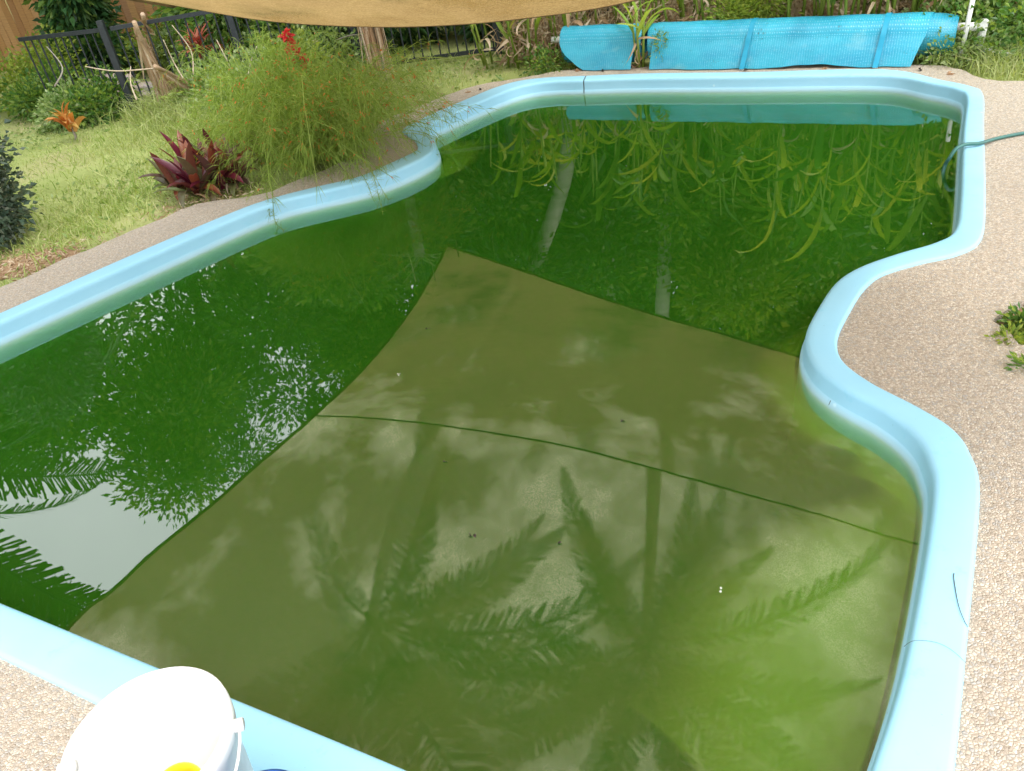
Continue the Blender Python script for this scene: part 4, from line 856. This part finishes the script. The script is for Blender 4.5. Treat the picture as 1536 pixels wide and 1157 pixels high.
# ------------------------------------------------------------------ grass, litter
def inside(P, poly):
    x, y = P[:, 0], P[:, 1]; c = np.zeros(len(P), bool); n = len(poly)
    for i in range(n):
        x1, y1 = poly[i]; x2, y2 = poly[(i + 1) % n]
        if y1 == y2: continue
        k = ((y1 > y) != (y2 > y)) & (x < (x2 - x1) * (y - y1) / (y2 - y1) + x1); c ^= k
    return c
def field(rect, n, r):
    P = np.column_stack([r.uniform(rect[0], rect[1], n), r.uniform(rect[2], rect[3], n)]); return P[~inside(P, deck_out) & ~inside(P, OUL)]
MT['grass'] = leafmat('lawn_grass', [(.17, .28, .05), (.27, .39, .09), (.40, .48, .16), (.54, .54, .28)], .4, .6, patch=(.46, .45, .24))
r = np.random.default_rng(77); P = field((-9, 1.4, 3.4, 9.0), 125000, r)
clump = np.sin(P[:, 0] * 3.1 + np.sin(P[:, 1] * 2.3) * 2) + np.sin(P[:, 1] * 4.1 + P[:, 0]) * .8
dirt_c = G(45, 385); dd2 = np.hypot((P[:, 0] - dirt_c[0]) / .34, (P[:, 1] - dirt_c[1]) / .22)
dist_keep = r.random(len(P)) < np.clip(1.4 - np.hypot(P[:, 0], P[:, 1]) / 11, .3, 1); keep = (r.random(len(P)) < .66 + .24 * clump) & (dd2 > r.uniform(.6, 1.2, len(P))) & dist_keep; P = P[keep]; P = P + r.normal(0, .02, P.shape)
mb = MB(); n = len(P); hgt = r.uniform(.025, .07, n) * (1 + .4 * np.clip(clump[keep], -1, 2) * .6)
leaves(mb, np.column_stack([P, np.full(n, -.046)]), np.column_stack([r.normal(0, .55, (n, 2)), np.ones(n)]), hgt, r.uniform(.004, .009, n), r, .2, .3)
tag(mb.build('grass', MT['grass']), 'patchy pale green lawn grass left of the pool', kind='stuff')
mb = MB(); P = field((3.2, 7.5, 4.6, 8.5), 26000, r); n = len(P)
leaves(mb, np.column_stack([P, np.full(n, -.046)]), np.column_stack([r.normal(0, .6, (n, 2)), np.ones(n)]), r.uniform(.03, .08, n), r.uniform(.004, .009, n), r, .2, .3)
tag(mb.build('grass', MT['grass']), 'weedy grass right of the cover reel', kind='stuff')
# broad weeds in the lawn
mb = MB(); P = field((-6, 1.2, 3.6, 8.4), 9000, r); k = (np.sin(P[:, 0] * 2.7 + 1) + np.sin(P[:, 1] * 3.3)) > r.uniform(-1, 1.6, len(P)); P = P[k]; n = len(P)
leaves(mb, np.column_stack([P + r.normal(0, .01, P.shape), np.full(n, -.04)]), np.column_stack([r.normal(0, 1, (n, 2)), np.full(n, .5)]), r.uniform(.03, .075, n), r.uniform(.012, .026, n), r)
tag(mb.build('ground_cover', MT['leaf_herb']), 'flat broad leaved weeds scattered through the lawn', kind='stuff')
# dead leaves: behind the cover, under plants, dirt corner
mb = MB(); Q = []
for (c0, c1, n) in (((.1, 7.3), (4.2, 5.9), 11000),):
    s = r.random(n); b = np.array(c0)[None] * (1 - s)[:, None] + np.array(c1)[None] * s[:, None] + back * (r.uniform(.42, 2.2, n) ** 1)[:, None]; Q.append(np.column_stack([b, r.uniform(-.03, .34, n) * (1.15 - .5 * r.random(n))]))
leaves(mb, np.concatenate(Q), r.normal(0, 1, (11000, 3)) * [1, 1, .9], r.uniform(.08, .24, 11000), r.uniform(.01, .03, 11000), r, .5, .1)
tag(mb.build('dead_leaves', MT['dry_is']), 'bleached dead leaves heaped behind the pool cover', kind='stuff')
mb = MB(); n = 900; b = dirt_c + r.normal(0, 1, (n, 2)) * [.24, .15]; b = b[~inside(b, deck_out)]; n = len(b)
leaves(mb, np.column_stack([b, np.full(n, -.035)]), r.normal(0, 1, (n, 3)) * [1, 1, .25], r.uniform(.02, .06, n), r.uniform(.006, .016, n), r)
for c, s in ((G(300, 300), .16), (G(240, 130), .5), (G(560, 150), .3)):
    q = c + r.normal(0, s, (260, 2)); q = q[~inside(q, deck_out)]; leaves(mb, np.column_stack([q, np.full(len(q), -.02)]), r.normal(0, 1, (len(q), 3)) * [1, 1, .3], .05, .014, r)
tag(mb.build('dead_leaves', MT['dry_is']), 'brown leaf litter on the bare patch of the lawn', kind='stuff')
a_ = np.linspace(0, 2 * math.pi, 22, endpoint=False); dp = dirt_c + np.column_stack([np.cos(a_) * .36, np.sin(a_) * .22]) * r.uniform(.75, 1.15, (22, 1))
sheet('bare_soil', [dp], -.041, 0, MT['dirt'], label='bare brown soil patch by the left paving')
sheet('bed_soil', [bed * 1.0], -.035, 0, MT['dirt'], label='soil in the small planting hole of the right paving')
# planting hole at the right
def lowbed(g, w, h, lm, label, seed, n, ll): return bushy('bed_plant', label, (g[0], g[1], -.03), [((0, 0, h * .4), w, .7), ((w * .6, 0, h * .3), w * .8, .7)], n, ll, ll * .4, MT[lm], seed=seed, spread=.02)
lowbed(G(1536, 482), .036, .055, 'leaf_mid', 'small green plant at the back of the planting hole on the right', 1, 420, .035)
lowbed(G(1513, 508), .03, .05, 'leaf_yellow', 'tiny bright green tuft at the rim of the planting hole', 2, 220, .03)
lowbed(G(1545, 550), .03, .06, 'leaf_mid', 'small green plant at the near side of the planting hole', 3, 240, .03)
lowbed(G(1585, 500), .06, .08, 'leaf_mid', 'taller green plant in the middle of the planting hole', 4, 500, .05)

# ------------------------------------------------------------------ hose
MT['hose'] = simple('green_hose', [(.03, .11, .10), (.05, .17, .14)], 12, .4, .4)
hp = [(*G(1412, 262, WATER_Z) , -.19), (*G(1417, 250, -.07), -.07), (*G(1424, 238, -.02), -.02), (*G(1434, 225, .02), .026), (*G(1448, 218, .03), .034), (*G(1470, 215, .03), .030), (*G(1495, 208, .012), .012), (*G(1540, 199, .012), .012), (3.6, 4.15, .012), (4.6, 4.6, .012)]
mb = MB(); hc = catmull(hp, 7, False); add_tube(mb, hc, .0095, 10); tag(mb.build('garden_hose', MT['hose'], None, True), 'dark green garden hose lying over the right rim into the water', 'hose')

# ------------------------------------------------------------------ buckets
def lathe(mb, prof, n=64, c=(0, 0)):
    a = np.linspace(0, 2 * math.pi, n, endpoint=False); V = np.concatenate([np.column_stack([c[0] + q * np.cos(a), c[1] + q * np.sin(a), np.full(n, z)]) for q, z in prof])
    mb.add(V, [[i * n + k, i * n + (k + 1) % n, (i + 1) * n + (k + 1) % n, (i + 1) * n + k] for i in range(len(prof) - 1) for k in range(n)])
MT['white_plastic'] = simple('white_plastic', [(.72, .72, .71), (.78, .78, .77)], 6, .35, .5)
MT['blue_plastic'] = simple('blue_plastic', [(.02, .10, .42), (.03, .14, .5)], 6, .3, .5)
MT['yellow_plastic'] = simple('yellow_plastic', [(.75, .62, .02), (.85, .72, .05)], 6, .35, .5)
bk = empty('bucket', (-.848, 1.005, .0)); tag(bk, 'white plastic bucket with a yellow scoop inside, on the near rim', 'bucket')
mb = MB(); lathe(mb, [(.002, .006), (.128, .0), (.132, .004), (.158, .30), (.168, .302), (.170, .330), (.169, .347), (.165, .351), (.160, .347), (.156, .31), (.129, .012), (.002, .010)]); mb.build('body', MT['white_plastic'], bk, True)
mb = MB()
for s in (-1, 1): add_tube(mb, [(s * .160, .03, .31), (s * .182, .03, .315)], .016, 10)
hb = MB()
ha = R(6)
arc = [np.array([math.cos(ha) * .178 * math.cos(a), math.sin(ha) * .178 * math.cos(a), .315]) + np.array([math.cos(ha + math.pi / 2) * .175 * math.sin(a), math.sin(ha + math.pi / 2) * .175 * math.sin(a), -.11 * math.sin(a)]) * -1 * np.array([1, 1, -1]) for a in np.linspace(0, math.pi, 21)]
add_tube(hb, arc, .0035, 6); hb.build('handle', MT['white_plastic'], bk, True)
for s in (-1, 1): mb = MB(); c = np.array([math.cos(ha) * s, math.sin(ha) * s, 0]); add_tube(mb, [c * .155 + [0, 0, .315], c * .186 + [0, 0, .315]], .014, 12); mb.build('handle_lug', MT['white_plastic'], bk, True)
g = G(266, 1178, .20); print('scoop', g)
sc_ = empty('scoop', (g[0], g[1], .16)); tag(sc_, 'yellow plastic scoop lying inside the white bucket', 'scoop')
mb = MB(); lathe(mb, [(.002, -.06), (.035, -.06), (.045, .0), (.052, .05), (.049, .05), (.042, 0), (.033, -.056), (.002, -.056)], 32); o_ = mb.build('scoop_bowl', MT['yellow_plastic'], sc_, True); o_.rotation_euler = (.25, .2, 0)
mb = MB(); add_tube(mb, [(.0, -.045, .04), (.0, -.07, -.02), (0.0, -.05, -.10)], .008, 8); mb.build('scoop_handle', MT['yellow_plastic'], sc_, True)
bz = .20; g = G(405, 1172, bz)
bb = empty('bucket', (-.632, .862, 0)); tag(bb, 'blue plastic bucket cut off by the lower edge of the photo', 'bucket')
mb = MB(); lathe(mb, [(.002, .004), (.075, .0), (.079, .004), (.096, .215), (.104, .217), (.105, .23), (.101, .233), (.095, .228), (.077, .01), (.002, .008)]); mb.build('body', MT['blue_plastic'], bb, True)
mb = MB(); lathe(mb, [(.1055, .220), (.1075, .222), (.1075, .228), (.1055, .230)]); mb.build('rim', MT['blue_plastic'], bb, True)

# ------------------------------------------------------------------ small debris on rim and paving
MT['drystick'] = simple('dry_stick', [(.36, .27, .18), (.55, .46, .35)], 20, .8)
MT['twig'] = simple('dark_twig', [(.03, .025, .02), (.07, .05, .035)], 20, .8)
def twig(label, pts, rad, m='twig', name='twig'):
    o0 = np.array(pts[0], float); mb = MB(); C_ = catmull(np.array(pts, float) - o0, 5, False); add_tube(mb, C_, np.linspace(rad, rad * .6, len(C_)), 5); o_ = mb.build(name, MT[m], None, True); o_.location = o0; tag(o_, label, 'twig')
zr = .0172
twig('dark curved twig lying on the right rim near the paving', [(*G(1431, 860, zr), zr), (*G(1431, 870, zr), zr), (*G(1437, 905, zr), zr), (*G(1445, 928, zr), zr), (*G(1452, 941, .012), .012)], .0012)
twig('fine pale thread arching across the right rim', [(*G(1356, 970, .018), .018), (*G(1372, 961, zr), zr), (*G(1405, 964, zr), zr), (*G(1430, 977, zr), zr), (*G(1449, 995, .012), .012)], .0005)
twig('tiny stick stuck on the inner wall of the right bump', [(*G(1246, 601, -.03), -.03), (*G(1243, 608, -.045), -.045)], .0014)
r = np.random.default_rng(6)
for k, (u, v, lb) in enumerate([(608, 171, 'dark curled leaf on the far left paving nearest the rim tip'), (640, 160, 'pale curled leaf on the far left paving by the lawn edge'), (664, 163, 'dark leaf near the middle of the far left paving strip'), (697, 140, 'pale leaf at the lawn edge of the far left paving'), (722, 136, 'dark leaf where the far left paving narrows'),
                               (1122, 106, 'dark leaf lying below the first dark strap of the cover'), (862, 108, 'pale leaf at the left foot of the blue cover'), (905, 109, 'dark leaf in front of the left blue flap'), (1240, 104, 'pale leaf in front of the lifted edge of the right flap'), (1419, 112, 'brown leaf on the paving in front of the reel'), (1380, 108, 'dark leaf below the right end of the blue flap')]):
    b = MB(); leaves(b, np.zeros((1, 3)), np.array([[math.cos(k * 2), math.sin(k * 2), .12]]), .06, .024, r, .5, .0)
    leaves(b, np.array([[.004, .004, .004]]), np.array([[math.cos(k * 2 + .5), math.sin(k * 2 + .5), .3]]), .035, .016, r, .5, .0)
    o_ = b.build('fallen_leaf', MT['dry'] if 'pale' in lb or 'brown' in lb else MT['twig']); p = G(u, v); o_.location = (*p, .004); tag(o_, lb, 'leaf', 'dead leaves on the far paving')
# joint across the rim at the far end
ki = int(np.argmin(np.hypot(*(OUL - G(881, 116)).T)))
prof = [(OUL[ki], .0055), (mid(.12)[ki], .016), (mid(.5)[ki], .017), (ring(-.034)[ki], .017), (ring(-.017)[ki], .0165), (ring(-.008)[ki], .014), (ring(-.0015)[ki], .008), (ring(.0015)[ki], -.002), (ring(.0028)[ki], -.012), (ring(.0068)[ki], -.058), (ring(.0138)[ki], -.066), (ring(.0158)[ki], -.085)]
tg = np.array([-INN[ki][1], INN[ki][0]]) * .0035
mb = MB(); V = [];
for p, z in prof: V += [(p[0] - tg[0], p[1] - tg[1], z), (p[0] + tg[0], p[1] + tg[1], z)]
mb.add(V, [[2 * i, 2 * i + 1, 2 * i + 3, 2 * i + 2] for i in range(len(prof) - 1)]); mb.build('rim_joint', MT['twig'], shell)
# tall weeds among the clumps by the firecracker bushes
def weeds(pts, n, h0, h1, w, label, seed, m='grass'):
    r = np.random.default_rng(seed); P = np.concatenate([np.array(G(u, v)) + r.normal(0, sg, (n, 2)) for u, v, sg in pts]); P = P[~inside(P, deck_out) & ~inside(P, OUL)]; n = len(P); mb = MB()
    H = r.uniform(h0, h1, n); D = unit(np.column_stack([r.normal(0, .4, (n, 2)), np.ones(n)])); sd = unit(np.cross(D, r.normal(0, 1, (n, 3)))) * w; B = np.column_stack([P, np.full(n, -.045)]); H = H[:, None]
    bend = np.column_stack([r.normal(0, .3, (n, 2)), np.full(n, -.15)]) * H
    V = np.stack([B - sd, B + sd, B + D * H * .55 + sd * .8, B + D * H * .55 - sd * .8, B + D * H + bend + sd * .15, B + D * H + bend - sd * .15], 1).reshape(-1, 3); k = np.arange(n)[:, None] * 6
    mb.add(V, np.concatenate([k + [0, 1, 2, 3], k + [3, 2, 4, 5]])); tag(mb.build('long_grass', MT[m]), label, kind='stuff')
weeds([(300, 175, .25), (350, 190, .2), (400, 160, .3), (450, 140, .3), (520, 130, .3), (330, 140, .35), (390, 120, .35), (250, 165, .2)], 900, .10, .32, .004, 'long weedy grass between the garden clumps', 5)
weeds([(560, 140, .3), (620, 125, .25), (240, 240, .3), (180, 290, .3), (100, 340, .25), (220, 200, .4)], 450, .05, .13, .004, 'longer tufts of lawn grass', 6)
weeds([(1470, 80, .2), (1520, 95, .2), (1420, 85, .1)], 500, .08, .22, .004, 'weedy tufts around the reel frame', 7)

for k, (u, v, lb) in enumerate([(710, 803, 'dark leaf fragment floating on the middle of the water'), (642, 493, 'tiny dark fragment floating on the cloth reflection'), (668, 692, 'small dark speck floating below the reflected seam'), (838, 815, 'tiny twig floating right of the dark fragment'), (932, 632, 'dark scrap floating above the reflected seam'), (598, 560, 'pale seed floating near the reflected cloth edge'), (1080, 884, 'pale scrap floating in the lower middle of the pool'), (250, 690, 'pale petal floating on the left part of the water')]):
    b = MB(); n = 3 if k else 5; leaves(b, r.normal(0, .004, (n, 3)) * [1, 1, 0], r.normal(0, 1, (n, 3)) * [1, 1, .15], .016 if k == 0 else .009, .008, r, .3, 0); o_ = b.build('floating_scrap', MT['white_petal' if 'pale' in lb else 'twig']); p = G(u, v, WATER_Z + .002); o_.location = (*p, WATER_Z + .002); tag(o_, lb, 'scrap', 'scraps floating on the water')

# dry sticks and stems around the fence
SK = [((245, 60), (275, 118), 'bent pale stick rising behind the fallen frond'), ((258, 38), (290, 112), 'forked dry stick left of the red leaved plant'), ((325, 60), (352, 115), 'pale dry stalk right of the red leaved plant'), ((128, 100), (230, 103), 'long dry stem lying across the left fence panel'), ((196, 100), (205, 150), 'thin dry stem hanging on the thick black post'),
      ((505, 60), (560, 55), 'thin brown stem left of the dry palm skirt'), ((70, 70), (82, 130), 'thin rusty stem in front of the left fence panel'), ((385, 70), (372, 130), 'dry stalk among the pale weeds'), ((540, 35), (545, 110), 'thin dry stem against the pickets')]
for (a, b, lb) in SK:
    q = at(*b, 7.9 if b[1] < 125 else 7.6); q[2] = max(q[2], -.03); p = at(*a, 7.95); m_ = (p + q) / 2 + r.normal(0, .035, 3)
    twig(lb, [q, m_, p], .007, 'bark' if 'brown' in lb or 'rusty' in lb else 'drystick', 'dry_stick')
